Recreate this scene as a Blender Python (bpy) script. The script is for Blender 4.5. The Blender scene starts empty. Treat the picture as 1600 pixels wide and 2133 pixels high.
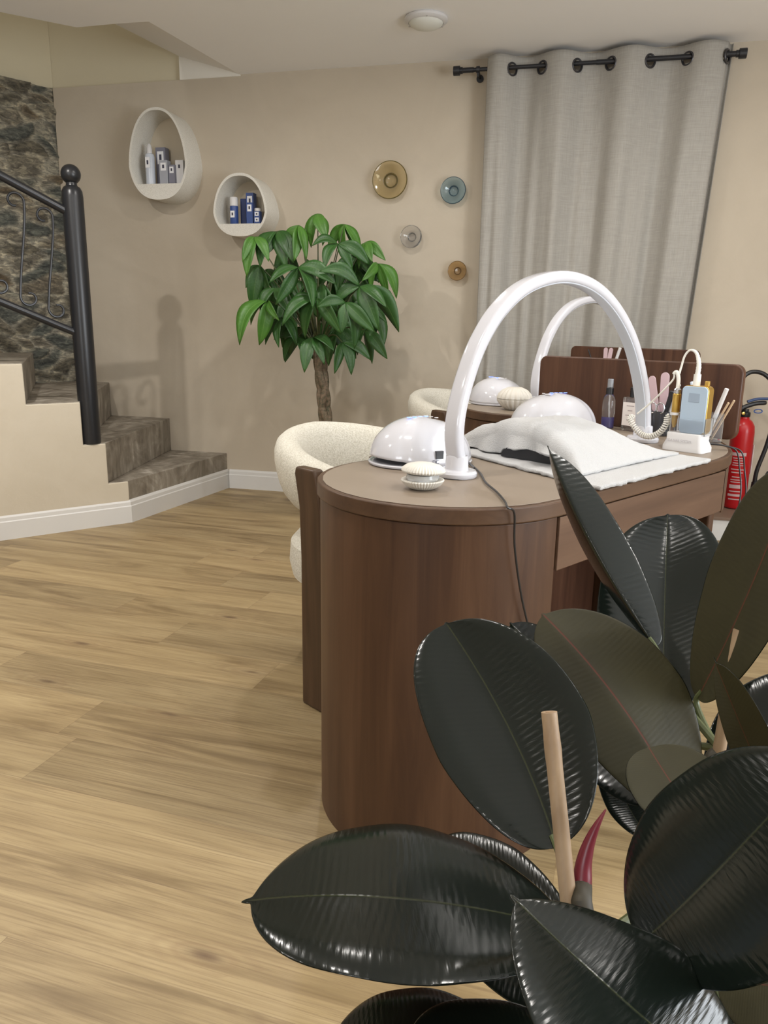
import bpy, bmesh, math, random
from mathutils import Vector, Matrix, noise
random.seed(7)
PI = math.pi
S = bpy.context.scene
COL = S.collection

# ------------------------------------------------------------------ camera
FPX = 1600.0
CAMH = 1.10
upc = Vector((100.0, 6533.0, FPX)).normalized()          # world up seen in camera space
fw = Vector((0, 0, -1)); Yc = (fw - upc * fw.dot(upc)).normalized(); Xc = Yc.cross(upc)
ROT = Matrix((Xc, Yc, upc))                               # camera space -> world
cam_d = bpy.data.cameras.new('camera'); cam = bpy.data.objects.new('camera', cam_d); COL.objects.link(cam)
cam.matrix_world = Matrix.Translation((0, 0, CAMH)) @ ROT.to_4x4()
cam_d.sensor_fit = 'HORIZONTAL'; cam_d.sensor_width = 36.0; cam_d.lens = 36.0 * FPX / 1600.0
cam_d.clip_start = 0.02
S.camera = cam
CP = Vector((0, 0, CAMH))
def ray(x, y): return (ROT @ Vector((x - 800.0, -(y - 1066.5), -FPX))).normalized()
def px(x, y, d): return CP + ray(x, y) * d               # point seen at a photo pixel, d metres away
def atz(x, y, z):
    r = ray(x, y); return CP + r * ((z - CAMH) / r.z)
def atp(x, y, p, n):
    r = ray(x, y); p = Vector(p); n = Vector(n); return CP + r * ((p - CP).dot(n) / r.dot(n))

# ------------------------------------------------------------------ world and lights
W = bpy.data.worlds.new('world'); S.world = W; W.use_nodes = True
W.node_tree.nodes['Background'].inputs[0].default_value = (0.9, 0.93, 1, 1)
W.node_tree.nodes['Background'].inputs[1].default_value = 0.35
S.view_settings.view_transform = 'Standard'; S.view_settings.look = 'None'
S.view_settings.gamma = 1.0; S.view_settings.use_curve_mapping = False
S.view_settings.exposure = 0.10
def area(name, loc, size, power, col, direction=(0, 0, -1), spread=PI, sizey=None, shape=None):
    l = bpy.data.lights.new(name, 'AREA'); l.energy = power; l.color = col; l.spread = spread
    if sizey: l.shape = 'RECTANGLE'; l.size = size; l.size_y = sizey
    else: l.shape = 'DISK'; l.size = size
    o = bpy.data.objects.new(name, l); COL.objects.link(o); o.location = loc
    o.rotation_euler = Vector(direction).to_track_quat('-Z', 'Y').to_euler(); return o
WARM = (1.0, 0.955, 0.90); COOL = (0.88, 0.94, 1.0)
DOWN = [(-1.74, 2.83, 25), (-0.15, 3.25, 13), (1.45, 3.0, 11), (-0.55, 1.35, 11), (0.95, 1.25, 11), (-2.3, 1.2, 13), (2.2, 1.0, 12), (-0.6, -0.6, 7), (1.0, -0.7, 8)]
for x, y, p in DOWN:
    area('downlight', (x, y, 2.50), 0.05 if x == -1.74 else 0.09, p, WARM)
area('daylight_fill', (3.1, 0.2, 1.35), 2.6, 145, COOL, (-1, 0.3, 0.55), PI, 1.6)  # daylight-toned fill added out of view, tilted up to brighten the ceiling
area('daylight_fill', (-1.6, -2.6, 1.5), 1.4, 50, COOL, (0.2, 1, 0.65), PI, 1.4)  # second added soft fill, behind the camera; no window opening in the wall
area('upstairs_light', (-2.0, 4.5, 4.3), 0.5, 5, WARM)

# ------------------------------------------------------------------ node material helpers
def mat(name, col=(0.8, 0.8, 0.8), rough=0.5, metal=0.0, **kw):
    m = bpy.data.materials.new(name); m.use_nodes = True
    b = m.node_tree.nodes['Principled BSDF']
    b.inputs['Base Color'].default_value = (*col, 1); b.inputs['Roughness'].default_value = rough
    b.inputs['Metallic'].default_value = metal
    for k, v in kw.items():
        b.inputs[k.replace('_', ' ')].default_value = v
    return m
class NT:
    def __init__(s, m): s.m = m; s.t = m.node_tree; s.b = s.t.nodes['Principled BSDF']
    def new(s, typ, **kw):
        n = s.t.nodes.new(typ)
        for k, v in kw.items(): setattr(n, k, v)
        return n
    def link(s, a, b): s.t.links.new(a, b)
    def set(s, sock, v):
        if hasattr(v, 'is_output') or isinstance(v, bpy.types.NodeSocket): s.link(v, sock)
        else: sock.default_value = v
    def math(s, op, a, b=None, c=None, clamp=False):
        n = s.new('ShaderNodeMath', operation=op, use_clamp=clamp); s.set(n.inputs[0], a)
        if b is not None: s.set(n.inputs[1], b)
        if c is not None: s.set(n.inputs[2], c)
        return n.outputs[0]
    def coord(s, kind='Object'): return s.new('ShaderNodeTexCoord').outputs[kind]
    def mapping(s, v, loc=(0, 0, 0), rot=(0, 0, 0), scale=(1, 1, 1)):
        n = s.new('ShaderNodeMapping'); s.link(v, n.inputs[0])
        n.inputs[1].default_value = loc; n.inputs[2].default_value = rot; n.inputs[3].default_value = scale
        return n.outputs[0]
    def sep(s, v):
        n = s.new('ShaderNodeSeparateXYZ'); s.link(v, n.inputs[0]); return n.outputs
    def comb(s, x, y, z):
        n = s.new('ShaderNodeCombineXYZ')
        for i, q in enumerate((x, y, z)): s.set(n.inputs[i], q)
        return n.outputs[0]
    def noise(s, v, scale, detail=4, rough=0.5, dist=0.0):
        n = s.new('ShaderNodeTexNoise'); s.link(v, n.inputs['Vector'])
        n.inputs['Scale'].default_value = scale; n.inputs['Detail'].default_value = detail
        n.inputs['Roughness'].default_value = rough; n.inputs['Distortion'].default_value = dist
        return n.outputs[0]
    def ramp(s, f, stops):
        n = s.new('ShaderNodeValToRGB'); s.link(f, n.inputs[0]); e = n.color_ramp.elements
        while len(e) < len(stops): e.new(0.5)
        for i, (p, c) in enumerate(stops):
            e[i].position = p; e[i].color = (*c, 1) if len(c) == 3 else c
        return n.outputs[0]
    def mix(s, f, a, b, mode='MIX'):
        n = s.new('ShaderNodeMix', data_type='RGBA', blend_type=mode)
        s.set(n.inputs[0], f)
        for i, q in ((6, a), (7, b)):
            if isinstance(q, tuple): n.inputs[i].default_value = (*q, 1)
            else: s.link(q, n.inputs[i])
        return n.outputs[2]
    def bump(s, h, strength=0.3, dist=0.01):
        n = s.new('ShaderNodeBump'); s.link(h, n.inputs['Height'])
        n.inputs['Strength'].default_value = strength; n.inputs['Distance'].default_value = dist
        s.link(n.outputs[0], s.b.inputs['Normal'])
    def col(s, c): s.link(c, s.b.inputs['Base Color'])

def plaster(name, a, b, sc=1.6, bump=0.15):
    m = mat(name, a, 0.85); n = NT(m); v = n.coord()
    f = n.noise(v, sc, 6, 0.6, 0.6); c = n.ramp(f, [(0.3, b), (0.7, a)]); n.col(c)
    n.bump(n.noise(v, 14, 5, 0.6), bump, 0.01); return m
M_wall = plaster('beige_limewash', (0.56, 0.49, 0.39), (0.49, 0.425, 0.335))
M_stringer = plaster('stair_side_plaster', (0.63, 0.57, 0.465), (0.575, 0.515, 0.41), 2.5, 0.25)
M_ceil = plaster('ceiling_paint', (0.92, 0.905, 0.885), (0.90, 0.885, 0.865), 1.2, 0.04)
M_up = plaster('stairwell_paint', (0.62, 0.56, 0.41), (0.59, 0.53, 0.385), 1.2, 0.04)
M_skirt = mat('white_skirting', (0.70, 0.695, 0.68), 0.4)
M_paint = mat('white_trim_paint', (0.80, 0.77, 0.70), 0.6)

def make_floor():
    m = mat('oak_laminate', rough=0.40); n = NT(m)
    v = n.mapping(n.coord(), loc=(0, 0, 0), rot=(0, 0, math.radians(17.5)))
    x, y, z = n.sep(v)
    PW, PL = 0.205, 1.28
    # long seam goes through (-.705,1.617) in the room, an end joint too
    a = math.radians(17.5); sx = -0.705 * math.cos(a) - 1.617 * math.sin(a); sy = -0.705 * math.sin(a) + 1.617 * math.cos(a)
    yy = n.math('DIVIDE', n.math('SUBTRACT', y, sy - 0.205 * 40), PW)
    row = n.math('FLOOR', yy); fy = n.math('FRACT', yy)
    wn = n.new('ShaderNodeTexWhiteNoise', noise_dimensions='1D'); n.link(row, wn.inputs['W'])
    xx = n.math('DIVIDE', n.math('ADD', n.math('SUBTRACT', x, sx - 20 * PL + 0.0), n.math('MULTIPLY', wn.outputs['Value'], PL)), PL)
    colm = n.math('FLOOR', xx); fx = n.math('FRACT', xx)
    wn2 = n.new('ShaderNodeTexWhiteNoise', noise_dimensions='2D'); n.link(n.comb(row, colm, 0), wn2.inputs['Vector'])
    rid = wn2.outputs['Value']
    off = n.math('MULTIPLY', rid, 37.0)
    gv = n.comb(n.math('ADD', x, off), n.math('ADD', y, n.math('MULTIPLY', rid, 11.0)), 0)
    fine = n.noise(n.mapping(gv, scale=(4.0, 190.0, 1)), 1.0, 8, 0.68, 0.4)
    broad = n.noise(n.mapping(gv, scale=(1.1, 9.0, 1)), 1.0, 4, 0.55, 1.6)
    # knots
    vo = n.new('ShaderNodeTexVoronoi', feature='F1', voronoi_dimensions='2D'); n.link(n.mapping(gv, scale=(1.5, 5.0, 1)), vo.inputs['Vector']); vo.inputs['Scale'].default_value = 1.0
    wob = n.noise(n.mapping(gv, scale=(9, 26, 1)), 1.0, 2)
    kd = n.math('ADD', vo.outputs['Distance'], n.math('MULTIPLY', n.math('SUBTRACT', wob, 0.5), 0.07))
    gate = n.math('GREATER_THAN', n.sep(vo.outputs['Color'])[0], 0.62); kd = n.math('ADD', kd, n.math('MULTIPLY', n.math('SUBTRACT', 1.0, gate), 2.0))
    rings = n.math('SINE', n.math('MULTIPLY', kd, 85.0))
    near = n.math('SUBTRACT', 1.0, n.math('MULTIPLY', kd, 3.4), clamp=True)
    ringf = n.math('MULTIPLY', n.math('MULTIPLY', n.math('ADD', rings, 1.0), 0.22), near)
    knot = n.math('SUBTRACT', 1.0, n.math('MULTIPLY', kd, 13.0), clamp=True)
    base = n.ramp(broad, [(0.32, (0.205, 0.142, 0.066)), (0.48, (0.325, 0.238, 0.120)), (0.68, (0.398, 0.302, 0.160))])
    c = n.mix(n.math('MULTIPLY', n.math('SUBTRACT', fine, 0.45, clamp=True), 2.6, clamp=True), base, (0.155, 0.10, 0.05))
    c = n.mix(ringf, c, (0.20, 0.12, 0.06))
    c = n.mix(n.math('MULTIPLY', knot, 0.85), c, (0.11, 0.065, 0.035))
    tone = n.math('ADD', 0.84, n.math('MULTIPLY', rid, 0.28))
    c = n.mix(1.0, c, n.comb(tone, tone, tone), 'MULTIPLY')
    e1 = n.math('LESS_THAN', fy, 0.010); e2 = n.math('LESS_THAN', fx, 0.0016)
    seam = n.math('MAXIMUM', e1, e2)
    c = n.mix(n.math('MULTIPLY', seam, 0.45), c, (0.17, 0.11, 0.06)); n.col(c)
    n.link(n.math('ADD', 0.36, n.math('MULTIPLY', fine, 0.22)), n.b.inputs['Roughness'])
    n.bump(n.math('SUBTRACT', fine, n.math('MULTIPLY', seam, 1.5)), 0.12, 0.002)
    return m
M_floor = make_floor()

def wood(name, axis, dark=(0.044, 0.020, 0.011), mid=(0.070, 0.034, 0.018), light=(0.100, 0.051, 0.028), rough=0.42):
    m = mat(name, rough=rough); n = NT(m)
    sc = [26.0, 26.0, 26.0]; sc['xyz'.index(axis)] = 1.6
    v = n.coord(); g = n.noise(n.mapping(v, scale=tuple(sc)), 1.0, 6, 0.6, 0.7)
    n.b.inputs['Specular IOR Level'].default_value = 0.34
    sc2 = [5.0, 5.0, 5.0]; sc2['xyz'.index(axis)] = 0.7
    b = n.noise(n.mapping(v, scale=tuple(sc2)), 1.0, 3, 0.5, 1.2)
    f = n.math('ADD', n.math('MULTIPLY', g, 0.55), n.math('MULTIPLY', b, 0.45))
    n.col(n.ramp(f, [(0.34, dark), (0.5, mid), (0.66, light)]))
    sc3 = [260.0, 260.0, 260.0]; sc3['xyz'.index(axis)] = 9.0
    n.bump(n.noise(n.mapping(v, scale=tuple(sc3)), 1.0, 2), 0.08, 0.001)
    return m
M_wz = wood('walnut_vertical', 'z'); M_wx = wood('walnut_lengthwise', 'x', (0.070, 0.038, 0.024), (0.105, 0.059, 0.037), (0.138, 0.081, 0.051))
M_wboard = wood('walnut_board', 'z', (0.042, 0.018, 0.011), (0.080, 0.036, 0.021), (0.125, 0.060, 0.035))
M_rim = wood('walnut_rim', 'x', (0.058, 0.030, 0.017), (0.080, 0.043, 0.024), (0.104, 0.058, 0.033))
M_chair = wood('chair_walnut', 'z', (0.045, 0.025, 0.013), (0.073, 0.041, 0.022), (0.105, 0.060, 0.032))
M_dark = mat('shadow_gap', (0.02, 0.012, 0.01), 0.8)
def leather():
    m = mat('taupe_leatherette', (0.235, 0.186, 0.140), 0.45); n = NT(m)
    n.bump(n.noise(n.coord(), 900, 2), 0.08, 0.0005); return m
M_leather = leather()
def boucle():
    m = mat('cream_boucle', (0.78, 0.74, 0.645), 0.95); n = NT(m); v = n.coord()
    f = n.noise(v, 210, 3, 0.7); n.col(n.ramp(f, [(0.3, (0.47, 0.44, 0.36)), (0.62, (0.70, 0.675, 0.60))]))
    n.bump(f, 0.7, 0.004); return m
M_boucle = boucle()
M_white = mat('glossy_white_plastic', (0.59, 0.59, 0.63), 0.12, Coat_Weight=0.4)
M_white2 = mat('satin_white_plastic', (0.66, 0.65, 0.65), 0.35)
M_diff = mat('lamp_diffuser', (0.56, 0.59, 0.65), 0.35)
M_black = mat('black_plastic', (0.012, 0.012, 0.014), 0.35)
M_iron = mat('black_painted_iron', (0.016, 0.017, 0.020), 0.32)
M_rod = mat('black_curtain_rod', (0.012, 0.013, 0.017), 0.4)
M_chrome = mat('steel', (0.62, 0.62, 0.64), 0.22, 1.0)
M_ring = mat('dark_metal_ring', (0.10, 0.10, 0.11), 0.3, 0.9)
M_gold = mat('gold_metal', (0.62, 0.40, 0.10), 0.28, 0.85)
M_screen = mat('pale_blue_panel', (0.40, 0.50, 0.61), 0.12)
M_screen2 = mat('dim_display_window', (0.30, 0.37, 0.46), 0.2)
M_cable = mat('white_cable', (0.78, 0.76, 0.70), 0.45)
M_ceramic = mat('matte_cream_ceramic', (0.62, 0.59, 0.53), 0.55)
M_led = mat('blue_led', (0.1, 0.2, 0.9), 0.4, Emission_Color=(0.18, 0.3, 1, 1), Emission_Strength=2.0)
M_shelfw = None
def speckle():
    m = mat('textured_white_shelf', (0.74, 0.715, 0.65), 0.85); n = NT(m); v = n.coord()
    f = n.noise(v, 260, 2, 0.6); n.col(n.ramp(f, [(0.3, (0.60, 0.575, 0.51)), (0.6, (0.77, 0.745, 0.68))])); n.bump(f, 0.35, 0.002); return m
M_shelfw = speckle()
def towelmat():
    m = mat('white_terry', (0.66, 0.66, 0.66), 1.0, Sheen_Weight=0.3); n = NT(m)
    n.bump(n.noise(n.coord(), 260, 4, 0.75), 1.0, 0.006); return m
M_towel = towelmat()
def curtainmat():
    m = mat('grey_linen', (0.52, 0.475, 0.415), 0.9); n = NT(m); v = n.coord()
    f = n.noise(n.mapping(v, scale=(420, 420, 12)), 1.0, 2); g = n.noise(n.mapping(v, scale=(14, 14, 420)), 1.0, 2)
    h = n.math('ADD', f, g); h = n.math('MULTIPLY', h, 0.5)
    n.col(n.ramp(h, [(0.35, (0.32, 0.305, 0.275)), (0.65, (0.405, 0.385, 0.35))])); n.bump(h, 0.2, 0.001); return m
M_curtain = curtainmat()
def concrete():
    m = mat('waxed_concrete', rough=0.55); n = NT(m); v = n.coord()
    f = n.noise(v, 4.5, 7, 0.62, 1.4); g = n.noise(n.mapping(v, scale=(20, 20, 3)), 1.0, 5, 0.6)
    k = n.math('ADD', n.math('MULTIPLY', f, 0.65), n.math('MULTIPLY', g, 0.35))
    n.col(n.ramp(k, [(0.36, (0.12, 0.10, 0.078)), (0.5, (0.24, 0.21, 0.168)), (0.58, (0.33, 0.295, 0.245)), (0.66, (0.50, 0.46, 0.40))]))
    n.bump(f, 0.25, 0.01); return m
M_conc = concrete()
def stonemat():
    m = mat('rubble_stone', rough=0.9); n = NT(m)
    a = n.new('ShaderNodeVertexColor'); a.layer_name = 'stone'
    v = n.coord(); f = n.noise(n.mapping(v, scale=(1, 1, 2.6)), 16, 7, 0.72, 0.8)
    c = n.mix(1.0, a.outputs[0], n.ramp(f, [(0.34, (0.40, 0.40, 0.41)), (0.5, (0.95, 0.94, 0.92)), (0.64, (1.9, 1.85, 1.7))]), 'MULTIPLY')
    n.col(c); n.bump(n.noise(n.mapping(v, scale=(1, 1, 2.2)), 24, 7, 0.7, 0.6), 1.0, 0.03); return m
M_stone = stonemat()
def leafmat(name, base, vein, rough, rib, veinbump=0.3, coat=0.0, frq=46.0):
    m = mat(name, base, rough, Coat_Weight=coat, Coat_Roughness=0.06); n = NT(m); uv = n.coord('UV')
    u, v, _ = n.sep(uv)                                   # u along the midrib 0..1, v across 0..1 (0.5 = midrib)
    av = n.math('ABSOLUTE', n.math('SUBTRACT', v, 0.5))
    r = n.math('SUBTRACT', 1.0, n.math('MULTIPLY', av, 1.0 / rib), clamp=True)
    ob = n.coord(); f = n.noise(ob, 9, 3)
    tone = n.ramp(f, [(0.3, tuple(q * 0.8 for q in base)), (0.7, tuple(q * 1.25 for q in base))])
    n.col(n.mix(r, tone, vein))
    ph = n.math('ADD', n.math('MULTIPLY', u, frq), n.math('MULTIPLY', av, -frq * 0.16)); ph = n.math('ADD', ph, n.math('MULTIPLY', n.noise(ob, 6, 2), 3.0))
    w = n.math('SINE', n.math('MULTIPLY', ph, 2 * PI))
    rnd = n.noise(n.comb(n.math('MULTIPLY', u, 60.0), n.math('MULTIPLY', v, 5.0), 0), 1.0, 3)
    h = n.math('ADD', n.math('MULTIPLY', w, n.math('MULTIPLY', n.noise(ob, 14, 2), 0.5)), n.math('ADD', n.math('MULTIPLY', rnd, 1.6), n.math('MULTIPLY', r, -1.0)))
    n.bump(h, veinbump, 0.0012)
    return m
M_lt = leafmat('rubber_leaf_gloss', (0.0040, 0.0066, 0.0048), (0.024, 0.028, 0.012), 0.19, 0.008, 0.13, 0.0, 38.0)
M_lt.node_tree.nodes['Principled BSDF'].inputs['Specular IOR Level'].default_value = 0.36
M_lb = leafmat('rubber_leaf_underside', (0.033, 0.0295, 0.0125), (0.10, 0.024, 0.014), 0.5, 0.010, 0.08)
M_lb.node_tree.nodes['Principled BSDF'].inputs['Specular IOR Level'].default_value = 0.25
M_pl = leafmat('pachira_leaf', (0.026, 0.085, 0.016), (0.07, 0.15, 0.035), 0.42, 0.03, 0.3, 0.0, 14)
M_pl2 = leafmat('pachira_young_leaf', (0.060, 0.165, 0.022), (0.12, 0.24, 0.05), 0.42, 0.03, 0.3, 0.0, 14)
M_stem = mat('rubber_plant_stem', (0.032, 0.026, 0.014), 0.6)
M_petiole = mat('green_petiole', (0.07, 0.085, 0.03), 0.45)
M_bud = mat('red_bud_sheath', (0.13, 0.012, 0.022), 0.35)
def bamboo():
    m = mat('bamboo_cane', (0.34, 0.235, 0.14), 0.55); n = NT(m); v = n.coord()
    f = n.noise(n.mapping(v, scale=(60, 60, 8)), 1.0, 4); n.col(n.ramp(f, [(0.3, (0.25, 0.165, 0.095)), (0.7, (0.40, 0.285, 0.175))])); return m
M_bamboo = bamboo()
M_bark = mat('green_brown_bark', (0.13, 0.115, 0.065), 0.8)
nb = NT(M_bark); fb = nb.noise(nb.coord(), 55, 5, 0.7); nb.col(nb.ramp(fb, [(0.3, (0.045, 0.06, 0.03)), (0.5, (0.15, 0.115, 0.075)), (0.72, (0.27, 0.19, 0.13))])); nb.bump(fb, 0.6, 0.004)
M_soil = mat('potting_soil', (0.03, 0.02, 0.014), 0.95)
M_potw = mat('white_planter', (0.72, 0.70, 0.66), 0.5)
M_amber = mat('amber_glass', (0.93, 0.82, 0.56), 0.08, Transmission_Weight=0.92, IOR=1.45)
M_ambd = mat('dark_amber_glass', (0.20, 0.10, 0.03), 0.15, Transmission_Weight=0.3, IOR=1.45)
M_blue = mat('blue_glass', (0.58, 0.73, 0.79), 0.08, Transmission_Weight=0.9, IOR=1.45)
M_blued = mat('dark_blue_glass', (0.035, 0.09, 0.13), 0.15, Transmission_Weight=0.3, IOR=1.45)
M_clear = mat('clear_glass', (0.97, 0.97, 0.97), 0.04, Transmission_Weight=0.96, IOR=1.45)
M_acryl = mat('clear_acrylic', (0.93, 0.95, 0.97), 0.05, Transmission_Weight=0.95, IOR=1.2)
M_red = mat('extinguisher_red', (0.44, 0.008, 0.012), 0.3)
M_purple = mat('violet_liquid', (0.10, 0.07, 0.45), 0.1, Transmission_Weight=0.5, IOR=1.33)
M_pink = mat('pink_file', (0.62, 0.46, 0.50), 0.6)
M_label = mat('pale_label', (0.74, 0.68, 0.65), 0.6)
M_labelw = mat('white_label', (0.80, 0.80, 0.82), 0.6)
M_ink = mat('dark_ink', (0.05, 0.05, 0.08), 0.7)
M_silver = mat('silver_grey_carton', (0.36, 0.37, 0.41), 0.35)
M_silverl = mat('light_grey_bottle', (0.56, 0.60, 0.67), 0.25)
M_grey2 = mat('grey_carton_side', (0.20, 0.20, 0.25), 0.5)
M_navy = mat('blue_carton', (0.035, 0.075, 0.25), 0.4)
M_navy2 = mat('deep_blue_carton', (0.02, 0.035, 0.12), 0.5)
M_brownstep = mat('brown_step_tread', (0.20, 0.135, 0.095), 0.55)
M_orange = mat('orangewood', (0.55, 0.40, 0.26), 0.6)

# ------------------------------------------------------------------ mesh helpers
def mesh(name, verts, faces, m, parent=None, smooth=True, mats=None, midx=None, uv=None, auto=None):
    me = bpy.data.meshes.new(name); me.from_pydata([tuple(v) for v in verts], [], faces)
    for q in ([m] if mats is None else mats): me.materials.append(q)
    if midx:
        for p, i in zip(me.polygons, midx): p.material_index = i
    if uv:
        l = me.uv_layers.new(name='UVMap')
        for p in me.polygons:
            for li in p.loop_indices: l.data[li].uv = uv[me.loops[li].vertex_index]
    me.update()
    bm = bmesh.new(); bm.from_mesh(me)
    if uv is None: bmesh.ops.recalc_face_normals(bm, faces=bm.faces)
    bm.to_mesh(me); bm.free()
    for p in me.polygons: p.use_smooth = bool(smooth)
    if smooth and auto is not None:
        me.set_sharp_from_angle(angle=math.radians(auto))
    o = bpy.data.objects.new(name, me); COL.objects.link(o)
    if parent is not None: o.parent = parent
    return o
class MB:
    def __init__(s): s.v = []; s.f = []; s.i = []
    def add(s, v, f, k=0):
        n = len(s.v); s.v += [Vector(q) for q in v]; s.f += [tuple(n + i for i in q) for q in f]; s.i += [k] * len(f); return s
    def box(s, x0, x1, y0, y1, z0, z1, k=0, M=None):
        v = [Vector(q) for q in ((x0, y0, z0), (x1, y0, z0), (x1, y1, z0), (x0, y1, z0), (x0, y0, z1), (x1, y0, z1), (x1, y1, z1), (x0, y1, z1))]
        if M: v = [M @ q for q in v]
        return s.add(v, [(0, 3, 2, 1), (4, 5, 6, 7), (0, 1, 5, 4), (1, 2, 6, 5), (2, 3, 7, 6), (3, 0, 4, 7)], k)
    def prism(s, pts, z0, z1, k=0):
        n = len(pts); v = [(x, y, z0) for x, y in pts] + [(x, y, z1) for x, y in pts]
        f = [tuple(range(n - 1, -1, -1)), tuple(range(n, 2 * n))] + [(i, (i + 1) % n, n + (i + 1) % n, n + i) for i in range(n)]
        return s.add(v, f, k)
    def lathe(s, prof, n=32, c=(0, 0, 0), k=0, mod=None, M=None, sx=1, sy=1):
        v = []; f = []; c = Vector(c)
        for r, z in prof:
            for j in range(n):
                t = 2 * PI * j / n; rr = r * (mod(t, r, z) if mod else 1)
                v.append(Vector((rr * math.cos(t) * sx, rr * math.sin(t) * sy, z)))
        if M: v = [M @ q for q in v]
        v = [q + c for q in v]
        for i in range(len(prof) - 1):
            for j in range(n): f.append((i * n + j, i * n + (j + 1) % n, (i + 1) * n + (j + 1) % n, (i + 1) * n + j))
        f.append(tuple(range(n - 1, -1, -1))); f.append(tuple((len(prof) - 1) * n + j for j in range(n)))
        return s.add(v, f, k)
    def tube(s, pts, r, n=10, k=0, flat=None):
        pts = [Vector(p) for p in pts]; m = len(pts); rr = r if isinstance(r, (list, tuple)) else [r] * m
        t0 = (pts[1] - pts[0]).normalized(); a = t0.orthogonal().normalized(); v = []; f = []
        for i, p in enumerate(pts):
            t = (pts[min(i + 1, m - 1)] - pts[max(i - 1, 0)]).normalized()
            a = (a - t * a.dot(t)).normalized(); b = t.cross(a)
            for j in range(n):
                q = 2 * PI * j / n; v.append(p + (a * math.cos(q) + b * math.sin(q)) * rr[i])
        for i in range(m - 1):
            for j in range(n): f.append((i * n + j, i * n + (j + 1) % n, (i + 1) * n + (j + 1) % n, (i + 1) * n + j))
        f.append(tuple(range(n - 1, -1, -1))); f.append(tuple((m - 1) * n + j for j in range(n)))
        return s.add(v, f, k)
    def build(s, name, m, parent=None, smooth=True, auto=35, bevel=0, bseg=3, mats=None):
        o = mesh(name, s.v, s.f, m, parent, smooth, mats, s.i if mats else None, auto=auto)
        if bevel:
            b = o.modifiers.new('b', 'BEVEL'); b.width = bevel; b.segments = bseg; b.limit_method = 'ANGLE'; b.angle_limit = math.radians(35); b.harden_normals = False
        return o
def cr(pts, n=8):                                         # Catmull-Rom through points
    P = [Vector(p) for p in pts]; P = [P[0] * 2 - P[1]] + P + [P[-1] * 2 - P[-2]]; out = []
    for i in range(1, len(P) - 2):
        for j in range(n):
            t = j / n; a, b, c, d = P[i - 1:i + 3]
            out.append(0.5 * ((2 * b) + (c - a) * t + (2 * a - 5 * b + 4 * c - d) * t * t + (3 * b - a - 3 * c + d) * t ** 3))
    out.append(P[-2]); return out
def thing(name, label, cat, loc=(0, 0, 0), rz=0.0, group=None):
    o = bpy.data.objects.new(name, None); COL.objects.link(o); o.location = loc; o.rotation_euler = (0, 0, rz)
    o.empty_display_size = 0.05; o['label'] = label; o['category'] = cat
    if group: o['group'] = group
    return o
def tag(o, label, cat, group=None):
    o['label'] = label; o['category'] = cat
    if group: o['group'] = group
    return o
def struct(o): o['kind'] = 'structure'; return o
def rrect(w, h, r, n=6, cx=0, cy=0):
    out = []
    for sx, sy, a0 in ((1, -1, -PI / 2), (1, 1, 0), (-1, 1, PI / 2), (-1, -1, PI)):
        for j in range(n + 1):
            t = a0 + PI / 2 * j / n; out.append((cx + sx * (w / 2 - r) + r * math.cos(t), cy + sy * (h / 2 - r) + r * math.sin(t)))
    return out
def textmesh(name, s, size, m, parent, M, ext=0.0002):
    cu = bpy.data.curves.new(name, 'FONT'); cu.body = s; cu.size = size; cu.extrude = ext; cu.align_x = 'CENTER'; cu.align_y = 'CENTER'
    t = bpy.data.objects.new(name, cu); COL.objects.link(t); bpy.context.view_layer.update()
    me = bpy.data.meshes.new_from_object(t.evaluated_get(bpy.context.evaluated_depsgraph_get()))
    bpy.data.objects.remove(t); o = bpy.data.objects.new(name, me); COL.objects.link(o); me.materials.clear(); me.materials.append(m)
    me.transform(M); o.parent = parent; return o

# ------------------------------------------------------------------ the room shell
W0 = Vector((-1.068, 5.133, 0)); WD = Vector((0.9715, -0.237, 0)); WN = Vector((0.237, 0.9715, 0))
WD.normalize(); WN.normalize()
def wp(s, off, z): return W0 + WD * s - WN * off + Vector((0, 0, z))    # along the back wall, distance out of it, height
ZC = 2.54
SA = Vector((-1.421, 4.168, 0)); SD = Vector((-0.798, -0.603, 0)).normalized(); SN = Vector((0.603, -0.798, 0)).normalized()
STP = Vector((-2.14, 5.395, 0)); STD = Vector((-0.642, -0.767, 0)).normalized()
struct(mesh('floor', [(-4.2, -3, 0), (3.6, -3, 0), (3.6, 6.2, 0), (-4.2, 6.2, 0)], [(0, 1, 2, 3)], M_floor, smooth=False))
# back wall
b0 = wp(-1.12, 0, 0); b1 = wp(4.6, 0, 0)
mb = MB(); q = [b0, b1, b1 + WN * .15, b0 + WN * .15]; mb.prism([(p.x, p.y) for p in q], 0, 2.53)
q = [wp(.17, 0, 0), b1, b1 + WN * .15, wp(.17, -.15, 0)]; mb.prism([(p.x, p.y) for p in q], 2.53, 2.545)
struct(mb.build('wall_back', M_wall, smooth=False))
q = [wp(-0.226, 0.0, 0), b1, b1 + WN * .15, wp(-0.226, -.15, 0)]
# right wall / left wall / front wall
mb = MB(); mb.box(3.3, 3.45, -2.8, 4.4, 0, 2.54); struct(mb.build('wall_right', M_wall, smooth=False))
mb = MB(); mb.box(-3.75, -3.6, -2.8, 2.35, 0, 2.54); struct(mb.build('wall_left', M_wall, smooth=False))
mb = MB(); mb.box(-3.75, 3.45, -2.95, -2.8, 0, 2.54); struct(mb.build('wall_front', M_wall, smooth=False))
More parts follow.
